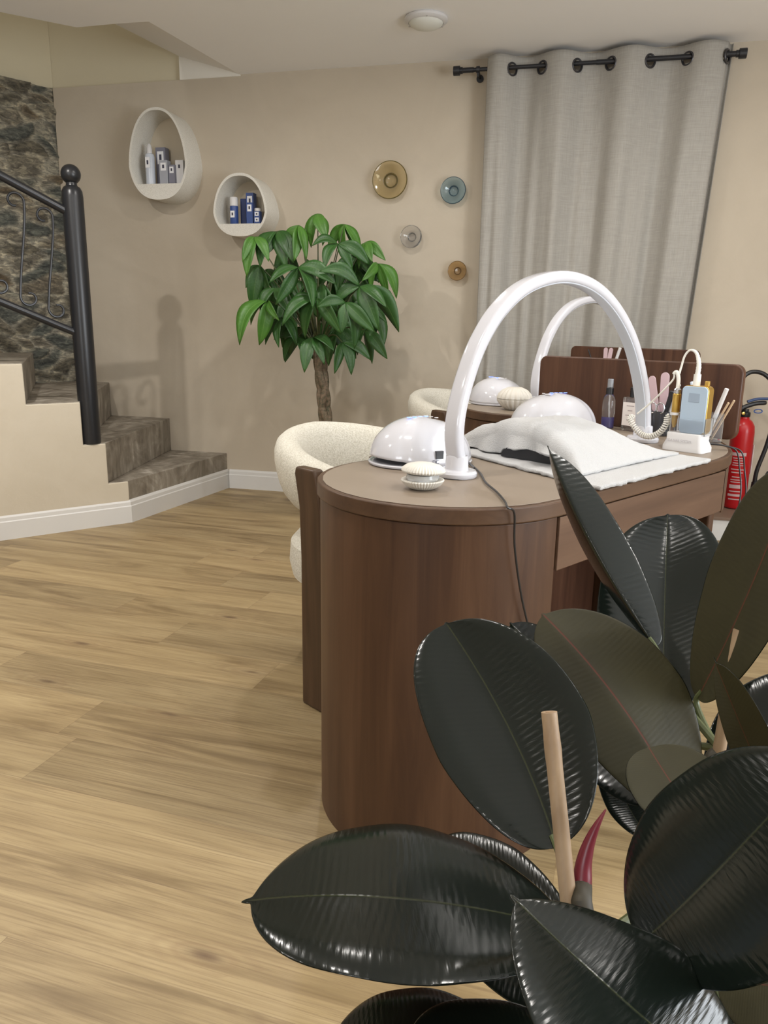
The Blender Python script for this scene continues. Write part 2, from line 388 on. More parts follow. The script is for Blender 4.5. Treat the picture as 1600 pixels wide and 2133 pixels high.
# ceiling with the stairwell opening
E1 = Vector((-1.205, 4.278, ZC)); E2 = Vector((-.904, 5.093, ZC)); E3 = Vector((-1.397, 4.318, ZC)); E4 = Vector((-1.599, 4.371, ZC)); E5 = Vector((-1.898, 4.185, ZC))
E6 = E5 + (E5 - E4).normalized() * 2.1
cpts = [Vector((3.45, -2.95, ZC)), Vector((3.45, 4.2, ZC)), wp(4.2, -.02, ZC), E2 + WN * .03, E1, E3, E4, E5, E6, Vector((-3.75, 2.4, ZC)), Vector((-3.75, -2.95, ZC))]
mb = MB(); mb.prism([(p.x, p.y) for p in reversed(cpts)], ZC, ZC + 0.10)
struct(mb.build('ceiling', M_ceil, smooth=False))
F2 = wp(-0.226, 0.0, 2.66); nrm = (E2 - E1).cross(F2 - E1); F1 = atp(240, 50, E1, nrm)
up = Vector((0, 0, 1))
mb = MB(); T = [E1, E2, F2, F1]; mb.add(T + [p + up * .08 for p in T], [(0, 1, 2, 3), (7, 6, 5, 4), (0, 4, 5, 1), (1, 5, 6, 2), (2, 6, 7, 3), (3, 7, 4, 0)])
struct(mb.build('trim_1', M_ceil, smooth=False))          # sloping edge of the stairwell opening
mb = MB(); T = [wp(-.226, .004, 2.53), wp(.175, .004, 2.53), wp(.17, .004, 2.542), wp(-.226, .004, 2.70)]
mb.add(T + [p + WN * .1 for p in T], [(0, 1, 2, 3), (7, 6, 5, 4), (0, 4, 5, 1), (1, 5, 6, 2), (2, 6, 7, 3), (3, 7, 4, 0)])
struct(mb.build('trim_2', M_paint, smooth=False))         # painted wedge between wall and opening
# upper stairwell
uc = Vector((-2.187, 5.407, 0)); ul = uc + STD * 2.6
mb = MB(); q = [wp(-1.32, -.03, 0), wp(1.2, -.03, 0), wp(1.2, -.15, 0), wp(-1.3, -.15, 0)]; mb.prism([(p.x, p.y) for p in q], 2.53, 4.5)
struct(mb.build('wall_stairwell_back', M_up, smooth=False))
ln = Vector((-STD.y, STD.x, 0)); ln = ln if ln.x < 0 else -ln
mb = MB(); uc = uc - STD * .03; q = [uc, ul, ul + ln * .15, uc + ln * .15]; mb.prism([(p.x, p.y) for p in q], 2.53, 4.5)
struct(mb.build('wall_stairwell_left', M_up, smooth=False))
mb = MB(); q = [F1 + Vector((.02, -.02, 0)), F2 + Vector((.1, .1, 0)), F2 + Vector((.3, .1, 0)), F1 + Vector((.25, -.02, 0))]; mb.prism([(p.x, p.y) for p in q], 2.72, 4.5)
struct(mb.build('wall_stairwell_right', M_up, smooth=False))
mb = MB(); q = [F1 + Vector((.2, -.02, 0)), E5 + Vector((-.0, .0, 0)), E6, E6 + Vector((.05, -.15, 0)), F1 + Vector((.3, -.6, 0))]
mb.prism([(p.x, p.y) for p in q], 2.66, 4.5); struct(mb.build('wall_stairwell_front', M_up, smooth=False))
mb = MB(); mb.box(-4.2, 0.5, 1.8, 6.0, 4.5, 4.6); struct(mb.build('ceiling_stairwell', M_up, smooth=False))

# rubble stone wall beside the stairs: relief modelled in the mesh
def stone_wall():
    nu, nz = 230, 270; L, H = 2.5, 2.53; v = []; f = []; cols = []
    palette = [(.17, .155, .12), (.23, .20, .15), (.13, .14, .125), (.20, .155, .10), (.28, .255, .20), (.16, .17, .15)]
    out = Vector((-STD.y, STD.x, 0)); out = out if out.y < 0 else -out
    for j in range(nz + 1):
        for i in range(nu + 1):
            s = L * i / nu - 0.03; z = H * j / nz
            row = 0.035 * noise.noise(Vector((s * 1.7, z * 1.2, 3)))
            P = Vector((s * 4.6 + 1.1 * noise.noise(Vector((s * 3, z * 5, 9))), (z + row) * 10.5 + .8 * noise.noise(Vector((s * 4, z * 4, 1))), 0))
            d, pts = noise.voronoi(P)
            edge = min(1.0, max(0.0, (d[1] - d[0]) / 0.22))
            rnd = noise.cell(pts[0] * 7.3 + Vector((.5, .5, .5)))
            h = -0.03 + edge * (0.022 + 0.018 * rnd) + 0.012 * noise.fractal(Vector((s * 9, z * 16, 2)), 0.8, 2.0, 5)
            if i == 0: h = -0.02
            p = STP + STD * s + out * h; v.append((p.x, p.y, z))
            c = palette[int(abs(rnd) * 5.99) % 6]; mcol = (.56, .52, .42); k = edge ** .7 if edge > 0 else 0
            cols.append(tuple(c[q] * k + mcol[q] * (1 - k) for q in range(3)) + (1.0,))
    for j in range(nz):
        for i in range(nu): a = j * (nu + 1) + i; f.append((a, a + 1, a + nu + 2, a + nu + 1))
    o = mesh('wall_stone', v, f, M_stone)
    ca = o.data.color_attributes.new('stone', 'FLOAT_COLOR', 'POINT')
    for i, c in enumerate(cols): ca.data[i].color = c
    struct(o)
stone_wall()

# skirting boards
def skirt(name, path, h=0.105, t=0.016, side=1):
    P = [Vector(p) for p in path]; prof = [(0, 0), (t, 0), (t, h * .72), (t * .8, h * .76), (t * .75, h * .9), (t * .35, h), (0, h)]
    v = []; f = []
    for i, p in enumerate(P):
        d1 = (P[i] - P[i - 1]).normalized() if i else (P[1] - P[0]).normalized(); d2 = (P[i + 1] - P[i]).normalized() if i < len(P) - 1 else d1
        n1 = Vector((d1.y, -d1.x, 0)) * side; n2 = Vector((d2.y, -d2.x, 0)) * side; nn = (n1 + n2).normalized(); nn /= max(.3, nn.dot(n1))
        for a, z in prof: v.append(p + nn * a + Vector((0, 0, z)))
    k = len(prof)
    for i in range(len(P) - 1):
        for j in range(k - 1): f.append((i * k + j, i * k + j + 1, (i + 1) * k + j + 1, (i + 1) * k + j))
    f.append(tuple(range(k))); f.append(tuple(len(v) - k + j for j in range(k)))
    return struct(mesh(name, v, f, M_skirt, smooth=False))
LEDX = 2.98
skirt('baseboard_stairs', [SA + SD * 2.7, SA, W0], h=.128)
skirt('baseboard_back', [W0 + WD * .018, wp(LEDX, 0, 0)], h=.128)
# low white step by the back wall, where the extinguisher stands
mb = MB(); q = [wp(LEDX, .46, 0), wp(4.3, .46, 0), wp(4.3, 0, 0), wp(LEDX, 0, 0)]; mb.prism([(p.x, p.y) for p in q], 0, .115)
struct(mb.build('trim_3', M_skirt, smooth=False, bevel=.003))
mb = MB(); q = [wp(LEDX - .005, .47, 0), wp(4.3, .47, 0), wp(4.3, 0, 0), wp(LEDX - .005, 0, 0)]; mb.prism([(p.x, p.y) for p in q], .1152, .13)
struct(mb.build('trim_4', M_brownstep, smooth=False, bevel=.002))

# ------------------------------------------------------------------ staircase
st = thing('staircase', 'concrete winder staircase with beige plastered side rising along the stone wall', 'staircase', SA)
def line_x(p, d, q, e):
    den = d.x * e.y - d.y * e.x; t = ((q.x - p.x) * e.y - (q.y - p.y) * e.x) / den; return p + d * t
corner = wp(-1.10, 0, 0)
front = [SA + SD * t for t in (0.0, .108, .225, .487, .757, 1.03, 1.30, 1.60)]
back = [wp(0.0, .0, 0), wp(-.415, 0, 0), wp(-.86, 0, 0), STP + STD * .30, STP + STD * .62, STP + STD * .95, STP + STD * 1.3, STP + STD * 1.6]
hs = [.236, .455, .682, .884, 1.10, 1.32, 1.54]
for k in range(7):
    poly = [front[k], front[k + 1], back[k + 1], back[k]]
    if k == 2: poly = [front[k], front[k + 1], back[k + 1], STP, corner, back[k]]
    pts = [(p.x - SA.x, p.y - SA.y) for p in poly]
    pts = pts[::-1]
    m = MB(); z0 = 0.0 if k == 0 else hs[k - 1] - .0
    n = len(pts); z1 = hs[k]
    # nosing edge slightly worn: bevel modifier; stringer side is plaster
    v = [(x, y, z0) for x, y in pts] + [(x, y, z1) for x, y in pts]
    # prism covering everything behind this riser up to the last step
    allp = [front[k], front[-1], back[-1]] + [back[j] for j in range(6, k, -1)]
    if k <= 2: 
        i = 3 + (6 - 2); allp = [front[k], front[-1], back[-1]] + [back[j] for j in range(6, 2, -1)] + [STP, corner] + [back[j] for j in range(2, k, -1)]
    allp = allp + [back[k]]
    pts = [(p.x - SA.x, p.y - SA.y) for p in allp]; nn = len(pts)
    vv = [(x, y, z0) for x, y in pts] + [(x, y, z1) for x, y in pts]
    ff = [tuple(range(nn)), tuple(range(nn, 2 * nn))]; ix = [0, 0]
    for a in range(nn):
        ff.append((a, (a + 1) % nn, nn + (a + 1) % nn, nn + a)); ix.append(0)
    o = mesh('step', vv, ff, M_conc, st, False, [M_conc, M_stringer], ix)
    bv = o.modifiers.new('b', 'BEVEL'); bv.width = .007; bv.segments = 3; bv.limit_method = 'ANGLE'; bv.angle_limit = math.radians(50)

sp = [(0.0, 0.0)]
ts = [0.0, .108, .225, .487, .757, 1.03, 1.30, 1.60]
for k in range(7): sp += [(ts[k], hs[k] - .004), (ts[k + 1], hs[k] - .004)]
sp += [(1.60, 0.0)]
def sv(t, z, o_): p = SD * t + SN * o_; return (p.x, p.y, z)
v = [sv(t, z, .007) for t, z in sp] + [sv(t, z, -.01) for t, z in sp]; k = len(sp)
o = mesh('side_panel', v, [tuple(range(k)), tuple(range(2 * k - 1, k - 1, -1))] + [(i, (i + 1) % k, k + (i + 1) % k, k + i) for i in range(k)], M_stringer, st, False)
bv = o.modifiers.new('b', 'BEVEL'); bv.width = .005; bv.segments = 3; bv.limit_method = 'ANGLE'
o['label'] = 'smooth beige plastered side of the stairs'

# ------------------------------------------------------------------ stair railing
PB = SA + SD * .172 - SN * .035
rl = thing('stair_railing', 'black iron stair railing with scrollwork and round ball newel post', 'railing', PB + up * .456)
ZB = .456
m = MB(); m.lathe([(.050, 0), (.0515, .02), (.0515, 1.235), (.049, 1.262), (.040, 1.28), (.028, 1.288), (.026, 1.296), (.026, 1.305)], 40)
m.build('newel_post', M_iron, rl)
m = MB(); R = .0475; m.lathe([(.018, .0), (.024, .004)] + [(R * math.sin(t), .0 + .043 - R * math.cos(t)) for t in [0.62 + (PI - .63) * i / 16 for i in range(17)]], 36, (0, 0, 1.298)); m.build('finial_ball', M_iron, rl)
sl = (1.761 - 1.632) / .282
def RP(t, z, off=0): p = SD * t; return Vector((p.x, p.y, z - ZB)) - SN * off
m = MB(); m.tube([RP(.03, 1.620 - .172 * 0), RP(1.3, 1.620 + sl * 1.27)], .021, 18); m.build('handrail', M_iron, rl)
m = MB(); m.tube([RP(.03, 1.030), RP(1.3, 1.030 + .425 * 1.27)], .019, 18); m.build('lower_rail', M_iron, rl)
def scroll(t0):
    # S-shaped bar: curls at the top left and at the bottom right, leaning like in the photo
    zt = 1.620 + sl * t0 - .035; zb = 1.030 + .425 * (t0 + .0) + .03
    pts = []
    def add(t, z): pts.append(RP(t, z))
    r = .052
    ct, cz = t0 + .075, zt - .055                          # top curl centre (towards the left in view = larger t)
    for i in range(26):
        a = PI * 0.1 + (2 * PI * 1.05) * (1 - i / 25.0); rr = r * (0.42 + .58 * (i / 25.0))
        add(ct + rr * math.cos(a + PI) * .95, cz + rr * math.sin(a + PI * 0) * 1.0)
    return pts, ct, cz, zb
for k in range(5):
    t0 = .105 + .127 * k
    zt = 1.620 + sl * t0; zb = 1.030 + .425 * t0
    A = []
    def add(t, z): A.append(RP(t, z))
    r = .043; cx = t0 + .040; cz = zt - .035 - r
    # top curl: from inner end winding out, over the top, down the right side
    for i in range(30):
        w = i / 29.0; a = math.radians(300 - 300 * w - 0); rr = r * (.55 + .45 * w)
        # angle measured so that larger t (left in view) is +cos
        add(cx + rr * math.cos(a), cz + rr * math.sin(a))
    ex = cx + r; 
    A2 = []
    # build again in viewing order: curl centre left, bar descends from the right side of the curl (smaller t)
    A = []
    for i in range(30):
        w = i / 29.0; a = math.radians(-100 + 290 * w); rr = r * (.5 + .5 * w)
        add(cx + rr * math.cos(a), cz + rr * math.sin(a))
    # now at a=190 deg: right side of curl (t = cx - r)
    bx = cx + .018; bz = zb + .028 + r                     # bottom curl opens to the right
    cx2 = bx - 2 * r * .55
    for i in range(1, 12):
        w = i / 12.0; s = w * w * (3 - 2 * w) * .6 + w * .4
        add((cx - r) * (1 - s) + (cx2 + r) * s, cz * (1 - w) + bz * w - .015)
    for i in range(30):
        w = i / 29.0; a = math.radians(10 - 290 * w); rr = r * (1 - .5 * w)
        add(cx2 + rr * math.cos(a), bz + rr * math.sin(a))
    m = MB(); m.tube(A, .0062, 8); m.build('scroll', M_iron, rl)

# ------------------------------------------------------------------ curtain, rod
rod = thing('curtain_rod', 'black curtain rod with stepped cylinder finials above the linen curtain', 'curtain rod', wp(1.48, .1, 2.457))
ang = math.atan2(WD.y, WD.x); rod.rotation_euler = (0, 0, ang)
def xt(x): return Vector((x, 0, 0))
m = MB(); m.tube([xt(.03), xt(.76)], .0105, 16); m.tube([xt(.76), xt(1.46)], .0125, 16); m.build('pole', M_rod, rod)
for s, x in ((1, 0), (-1, 1.495)):
    m = MB(); m.tube([xt(x), xt(x + s * .035)], .024, 24); m.tube([xt(x + s * .035), xt(x + s * .05)], .017, 20); m.tube([xt(x + s * .05), xt(x + s * .11)], .0135, 20); m.build('finial', M_rod, rod)
for x in (.135, 1.40):
    m = MB(); m.tube([(x, 0, 0), (x, .098, -.02)], .006, 10); m.tube([(x, .09, -.02), (x, .099, -.02)], .02, 16); m.tube([xt(x - .009), xt(x + .009)], .017, 20); m.box(x - .005, x + .005, -.006, .006, -.036, -.012); m.build('bracket', M_rod, rod)
gs = [1.800, 1.960, 2.143, 2.3145, 2.5115, 2.695, 2.884]   # where the rod passes the cloth
def cphase(s):
    g = [1.66] + gs + [2.925]
    for i in range(len(g) - 1):
        if g[i] <= s <= g[i + 1] or i == len(g) - 2: return i + (s - g[i]) / (g[i + 1] - g[i])
ct = thing('grommet_curtain', 'grey linen eyelet curtain hanging in soft folds from a black rod', 'curtain', wp(1.66, .1, .03)); ct.rotation_euler = (0, 0, ang)
v = []; f = []; NX, NZ = 330, 110; smin, smax = 1.668, 2.915; ZT = 2.515; ZBt = .06
def cy(s, z):
    ph = cphase(s); k = (ZT - z) / (ZT - ZBt); A = .046 * (1 - .15 * min(1, k * 2))
    # between grommet 0-1, 2-3, 4-5 the rod shows in front of the cloth
    w = math.sin(ph * PI); y = -A * w
    y = -A * math.sin(PI * ph) if True else y
    y += -.014 * min(1, k * 3) * math.sin(2.3 * PI * ph + 1.0 + 1.5 * k) + .008 * k * math.sin(5.1 * PI * ph + 2 * k)
    return y
for j in range(NZ + 1):
    z = ZT - (ZT - ZBt) * j / NZ; k = (ZT - z) / (ZT - ZBt)
    for i in range(NX + 1):
        s = smin + (smax - smin) * i / NX; sx = s - .075 * max(0, (s - 2.0) / .9) * min(1, k * 1.6)
        v.append((sx - 1.66, cy(s, z), z - .03))
for j in range(NZ):
    for i in range(NX): a = j * (NX + 1) + i; f.append((a, a + 1, a + NX + 2, a + NX + 1))
# open the eyelets
def near_eye(face):
    c = sum((Vector(v[q]) for q in face), Vector()) / 4
    return any(((c.x + 1.66 - g)) ** 2 * 1.5 + (c.z + .03 - 2.448) ** 2 < .0285 ** 2 for g in gs)
f = [q for q in f if not near_eye(q)]
o = mesh('cloth', v, f, M_curtain, ct); sd = o.modifiers.new('s', 'SOLIDIFY'); sd.thickness = .002
for g in gs:
    ye = cy(g, 2.457); dy = (cy(g + .01, 2.457) - cy(g - .01, 2.457)) / .02; e = Vector((1, dy, 0)).normalized()
    m = MB(); pts = [Vector((g - 1.66, ye, 2.418)) + (e * math.cos(t) * 1.0 + up * math.sin(t)) * .0305 for t in [2 * PI * i / 32 for i in range(33)]]
    m.tube(pts, .0058, 10); m.build('eyelet', M_ring, ct)

# ------------------------------------------------------------------ ceiling light
cl = thing('ceiling_light', 'round white flush ceiling light with frosted diffuser, left of the curtain', 'ceiling light', (.167, 4.169, ZC))
m = MB(); m.lathe([(.098, 0), (.104, -.006), (.105, -.016), (.096, -.024), (.085, -.026), (.085, -.01)], 48); m.build('rim', M_white2, cl)
m = MB(); m.lathe([(.086, -.018), (.082, -.028), (.066, -.040), (.04, -.048), (.012, -.051), (.0, -.0512)], 48); m.build('diffuser', mat('frosted_glass', (.74, .75, .70), .4), cl)
for t in (.5, 2.6, 4.7):
    m = MB(); m.lathe([(.004, 0), (.004, -.003), (.0, -.004)], 12, (.092 * math.cos(t), .092 * math.sin(t), -.024)); m.build('screw', M_chrome, cl)

# ------------------------------------------------------------------ wall dishes
def dish(s, z, R, dep, mr, mc, label, ribs=0, group=None):
    o = thing('glass_wall_dish', label, 'wall plate', wp(s, 0.0, z)); o.rotation_euler = (0, 0, ang)
    Mx = Matrix.Rotation(PI / 2, 4, 'X')                  # +z of the lathe points out of the wall
    mod = (lambda t, r, q: 1 + .03 * math.cos(ribs * t)) if ribs else None
    m = MB(); m.lathe([(.004, .002), (R * .33, .003), (R * .36, .012), (R * .42, dep * .55), (R * .97, dep), (R, dep + .003), (R, dep + .007), (R * .96, dep + .007), (R * .42, dep * .62), (R * .30, dep * .45), (.001, dep * .42)], 64, M=Mx)
    m.build('plate', mr, o)
    m = MB(); m.lathe([(R * .995, dep + .0015), (R * 1.015, dep + .004), (R * .995, dep + .0085), (R * .965, dep + .0075)], 64, M=Mx); m.v = m.v; m.f = m.f[:-2] ; m.i = m.i[:-2]
    n = 64; m.f += [((3) * n + j, (3) * n + (j + 1) % n, (j + 1) % n, j) for j in range(n)]; m.i += [0] * n
    m.build('rim', mc, o)
    m = MB(); m.lathe([(R * .34, .0), (R * .40, .004), (R * .40, dep * .52), (R * .36, dep * .6), (R * .33, dep * .5)], 64, M=Mx, mod=mod); m.f = m.f[:-2]; m.i = m.i[:-2]
    m.f += [(4 * n + j, 4 * n + (j + 1) % n, (j + 1) % n, j) for j in range(n)]; m.i += [0] * n
    m.build('hub', mc, o)
    return o
dish(1.115, 1.918, .104, .045, M_amber, mat('olive_glass_edge', (.16, .12, .03), .15, Transmission_Weight=.3), 'large amber glass plate on the wall, biggest of the wall plates')
dish(1.490, 1.853, .073, .04, M_blue, M_blued, 'blue-grey glass plate on the wall beside the curtain', 12)
dish(1.250, 1.602, .064, .045, M_clear, M_clear, 'clear colourless glass plate on the wall under the amber plate', 10)
dish(1.530, 1.410, .055, .04, mat('brown_glass', (.72, .52, .28), .1, Transmission_Weight=.85, IOR=1.45), M_ambd, 'small brown glass plate with dark rim, lowest on the wall')

# ------------------------------------------------------------------ egg-shaped wall shelves and what stands in them
def egg(w, h, n=72, kind=0, top=1.0):
    out = []
    for i in range(n):
        t = 2 * PI * i / n; c, s = math.cos(t), math.sin(t)
        e = 2.45; r = (abs(c) ** e + abs(s) ** e) ** (-1 / e)
        x, z = r * c, r * s
        x *= 1 - (.20 * top) * max(0, (z + .25)) - .04 * max(0, -z)
        if z < 0: z = z
        out.append((x * w / 2 * (1.03), z * h / 2))
    return out
def wall_shelf(s, z, w, h, fl, label):
    o = thing('wall_shelf', label, 'shelf', wp(s, 0, z)); o.rotation_euler = (0, 0, ang); D = .20
    oo = egg(w, h); ii = egg(w - .03, h - .03); n = len(oo); v = []; f = []
    for y in (0.0, -D + .004, -D): v += [(x * (1 if y != -D else .992), y, q) for x, q in oo]
    for y in (-D, -D + .004, 0.0): v += [(x * (1 if y != -D else 1.008), y, q) for x, q in ii]
    for k in range(5):
        for j in range(n): f.append((k * n + j, k * n + (j + 1) % n, (k + 1) * n + (j + 1) % n, (k + 1) * n + j))
    f += [(5 * n + j, 5 * n + (j + 1) % n, (j + 1) % n, j) for j in range(n)]
    mesh('shell', v, f, M_shelfw, o, auto=50)
    # filled bottom whose flat top carries the goods
    low = [p for p in egg(w - .028, h - .028, 144) if p[1] <= fl]; low.sort(key=lambda p: math.atan2(p[1] - fl - .0001, p[0]))
    k = len(low); v = [(x, -D + .003, q) for x, q in low] + [(x, -.002, q) for x, q in low]
    f = [tuple(range(k)), tuple(range(2 * k - 1, k - 1, -1))] + [(i, (i + 1) % k, k + (i + 1) % k, k + i) for i in range(k)]
    mesh('ledge', v, f, M_shelfw, o, False)
    back = egg(w - .03, h - .03); v = [(x, -.004, q) for x, q in back]; mesh('back_panel', v, [tuple(range(len(v)))], mat('shelf_back_paint', (.56, .49, .38), .85) if 'shelf_back_paint' not in bpy.data.materials else bpy.data.materials['shelf_back_paint'], o, False)
    return o
s1 = (-.295, 2.075, .39, .515, -.165); s2 = (.232, 1.777, .345, .355, -.10)
wall_shelf(*s1, 'larger egg-shaped white wall shelf holding grey and silver products')
wall_shelf(*s2, 'smaller rounded white wall shelf holding blue products, above the green tree')
GS = {s1: 1.30, s2: 1.22}
def goods_at(sh, x, y): return wp(sh[0] + x, -y, sh[1] + sh[4] + .0005)
def carton(sh, x, w, d, h, y, m1, label, side=None, lb=True, z=0, rot=0):
    o = thing('product_box', label, 'box', goods_at(sh, x, y) + up * z, ang + rot)
    k_ = GS[sh]; w *= k_; d *= k_; h *= k_
    m = MB(); m.box(-w / 2, w / 2, -d / 2, d / 2, 0, h); m.build('carton', m1, o, False, bevel=.0012)
    if lb:
        m = MB(); m.box(-w * .33, w * .33, -d / 2 - .0006, -d / 2 + .0001, h * .58, h * .90); l = m.build('label_panel', M_labelw, o, False)
        m = MB(); m.box(-w * .12, w * .12, -d / 2 - .0012, -d / 2 - .0003, h * .68, h * .82); m.build('printed_mark', M_ink, l, False)
    return o
# larger shelf
o = thing('spray_bottle', 'pale grey spray bottle with white cap, leftmost in the larger wall shelf', 'bottle', goods_at(s1, -.090, -.13), ang); o.scale = (1.30,) * 3
m = MB(); m.lathe([(.019, 0), (.022, .004), (.022, .125), (.019, .137), (.012, .142)], 28); m.build('body', M_silverl, o)
m = MB(); m.lathe([(.0125, .141), (.0125, .160), (.009, .178), (.004, .184)], 24); m.build('cap', M_white2, o)
m = MB(); m.box(-.012, .012, -.0232, -.0205, .075, .122); l = m.build('label_panel', M_labelw, o, False); m = MB(); m.box(-.004, .004, -.0242, -.0231, .09, .108); m.build('printed_mark', M_ink, l, False)
carton(s1, -.045, .05, .04, .175, -.055, M_grey2, 'tall dark grey carton behind the pale spray bottle')
carton(s1, .005, .042, .035, .108, -.12, M_silver, 'medium grey carton in the middle of the larger wall shelf')
carton(s1, .058, .032, .03, .088, -.12, M_grey2, 'smallest grey carton in the larger wall shelf')
carton(s1, .100, .040, .03, .110, -.10, M_labelw, 'whitish grey carton at the right end of the larger wall shelf')
# smaller shelf
o = thing('pump_bottle', 'blue bottle with tall white cap in the smaller wall shelf', 'bottle', goods_at(s2, -.070, -.125), ang); o.scale = (1.2,) * 3
m = MB(); m.lathe([(.019, 0), (.021, .003), (.021, .082), (.020, .086)], 28); m.build('body', M_navy, o)
m = MB(); m.lathe([(.0205, .0865), (.0205, .122), (.018, .128), (.001, .129)], 28); m.build('cap', M_white2, o)
m = MB(); m.box(-.011, .011, -.0222, -.0195, .03, .062); l = m.build('label_panel', M_labelw, o, False); m = MB(); m.box(-.004, .004, -.0232, -.0221, .04, .053); m.build('printed_mark', M_ink, l, False)
carton(s2, -.030, .03, .04, .125, -.055, M_navy2, 'dark blue carton right behind the white-capped blue bottle', lb=False)
carton(s2, .020, .040, .04, .150, -.070, M_navy, 'tallest blue carton in the smaller wall shelf')
carton(s2, .040, .034, .03, .098, -.130, M_navy, 'mid-height blue carton in front of the tallest blue carton')
o = thing('product_jar', 'small blue jar with white lid at the right of the smaller wall shelf', 'jar', goods_at(s2, .090, -.14), ang); o.scale = (1.15,) * 3
m = MB(); m.box(-.017, .017, -.014, .014, 0, .060); m.build('body', M_navy, o, False, bevel=.002)
m = MB(); m.lathe([(.0165, .0605), (.0165, .072), (.014, .075), (.001, .075)], 24); m.build('lid', M_white2, o)
for zz in (.008, .036):
    m = MB(); m.box(-.011, .011, -.0148, -.0139, zz, zz + .02); l = m.build('label_panel', M_labelw, o, False); m = MB(); m.box(-.004, .004, -.0156, -.0147, zz + .006, zz + .014); m.build('printed_mark', M_ink, l, False)

# ------------------------------------------------------------------ manicure desks
C1 = Vector((.14, 1.65, 0)); C2 = Vector((.60, 3.15, 0)); DA = math.atan2(.696, .718)
DT = .775
def outline(off=0.0):
    R = .287 - off; pts = []
    ctrl = [(.30, .287), (.55, .287), (.74, .285), (.86, .262), (.95, .222), (1.04, .165), (1.10, .11), (1.118, .04), (1.12, -.1), (1.12, -.30), (1.112, -.44), (1.08, -.51), (1.0, -.535), (.8, -.49), (.5, -.423), (.25, -.372), (.06, -.322)]
    n = 20
    for i in range(n + 1):                                # near rounded end
        t = PI * 1.04 - (PI * 1.04 + 0) * 0 - (PI * .5 + PI * .0) * 0
        t = -PI / 2 * 1.0 - .22 + (PI + .22 - .0) * i / n  # from back (-b) round the near end to the front (+b)
        pts.append((-R * math.cos(t) if False else -abs(R) * math.cos(t + 0) , R * math.sin(t)))
    curve = cr([Vector((0, .287, 0))] + [Vector((a, b, 0)) for a, b in ctrl], 6)
    cen = Vector((.5, -.1, 0))
    for p in curve[1:]:
        if off:
            d = (p - cen); p = p - Vector((d.x / .62, d.y / .42, 0)).normalized() * off
        pts.append((p.x, p.y))
    return [(a, -b) for a, b in pts]                      # local frame: x = along, y = away from the user side
def make_desk(C, label, group=None):
    dk = thing('manicure_desk', label, 'desk', C, DA, group)
    oo = outline(0); 
    m = MB(); m.prism(oo, .742, DT - .0015); m.build('desk_top', M_rim, dk, bevel=.003)
    m = MB(); m.prism(outline(.012), DT - .0014, DT); m.build('leather_inlay', M_leather, dk, bevel=.0008)
    # half round pedestal at the near end
    R = .280; n = 48; prof = [(0, R)] + []
    pts = [(.0, -R)] + [(-R * math.cos(t), R * math.sin(t)) for t in [-PI / 2 + PI * i / n for i in range(n + 1)]] + [(.0, R)]
    pts = [(-R * math.cos(t), R * math.sin(t)) for t in [-PI / 2 + PI * i / n for i in range(n + 1)]] + [(.005, R), (.005, -R)]
    m = MB(); m.prism(pts, .0, .7405); m.build('pedestal', M_wz, dk, bevel=.002)
    # drawer box under the top
    m = MB(); m.box(.006, .80, -.262, .02, .6255, .7405); m.box(.80, 1.0, -.12, .02, .6255, .7405); m.build('drawer_case', M_wx, dk, False)
    m = MB(); m.box(.010, .778, -.283, -.264, .629, .7385); m.build('drawer', M_wx, dk, False, bevel=.0015)
    # curved corner that continues the front round to the end
    cur = cr([Vector((.782, .283, 0)), Vector((.86, .258, 0)), Vector((.95, .218, 0)), Vector((1.04, .160, 0)), Vector((1.09, .11, 0)), Vector((1.105, .03, 0))], 6)
    poly = [(p.x, -p.y) for p in cur] + [(1.0, -.03), (.9, -.16), (.782, -.2)]
    m = MB(); m.prism(poly, .625, .7405); m.build('corner_panel', M_rim, dk, bevel=.001)
    m = MB(); m.prism([(.995, -.165), (1.015, -.172), (1.035, -.155), (1.05, .42), (1.03, .44), (1.01, .43)], 0, .6245)
    m.build('end_panel', M_wz, dk, False, bevel=.006)
    m = MB(); m.box(.1, 1.0, .20, .22, .02, .7405); m.build('modesty_panel', M_wboard, dk, False)
    # upright board standing across the far end
    w, h = .722, .226; pts = rrect(w, h * 1.0, .028, 6)
    pts = [(y, z) for y, z in pts if True]
    v = []; f = []; k = len(pts)
    for x in (1.122, 1.146): v += [(x, .198 + y, .772 + h / 2 + z) for y, z in pts]
    f = [tuple(range(k)), tuple(range(2 * k - 1, k - 1, -1))] + [(i, (i + 1) % k, k + (i + 1) % k, k + i) for i in range(k)]
    o = mesh('upright_board', v, f, M_wboard, dk, auto=40); b = o.modifiers.new('b', 'BEVEL'); b.width = .004; b.segments = 3; b.limit_method = 'ANGLE'; b.angle_limit = math.radians(50)
    return dk
make_desk(C1, 'walnut manicure desk in front with half-round pedestal and taupe top, carrying towels')
make_desk(C2, 'walnut manicure desk farther back, in front of the linen curtain')
def DP(C, a, b, z=DT + .0005):
    return C + Vector((math.cos(DA), math.sin(DA), 0)) * a + Vector((math.sin(DA), -math.cos(DA), 0)) * b + up * z

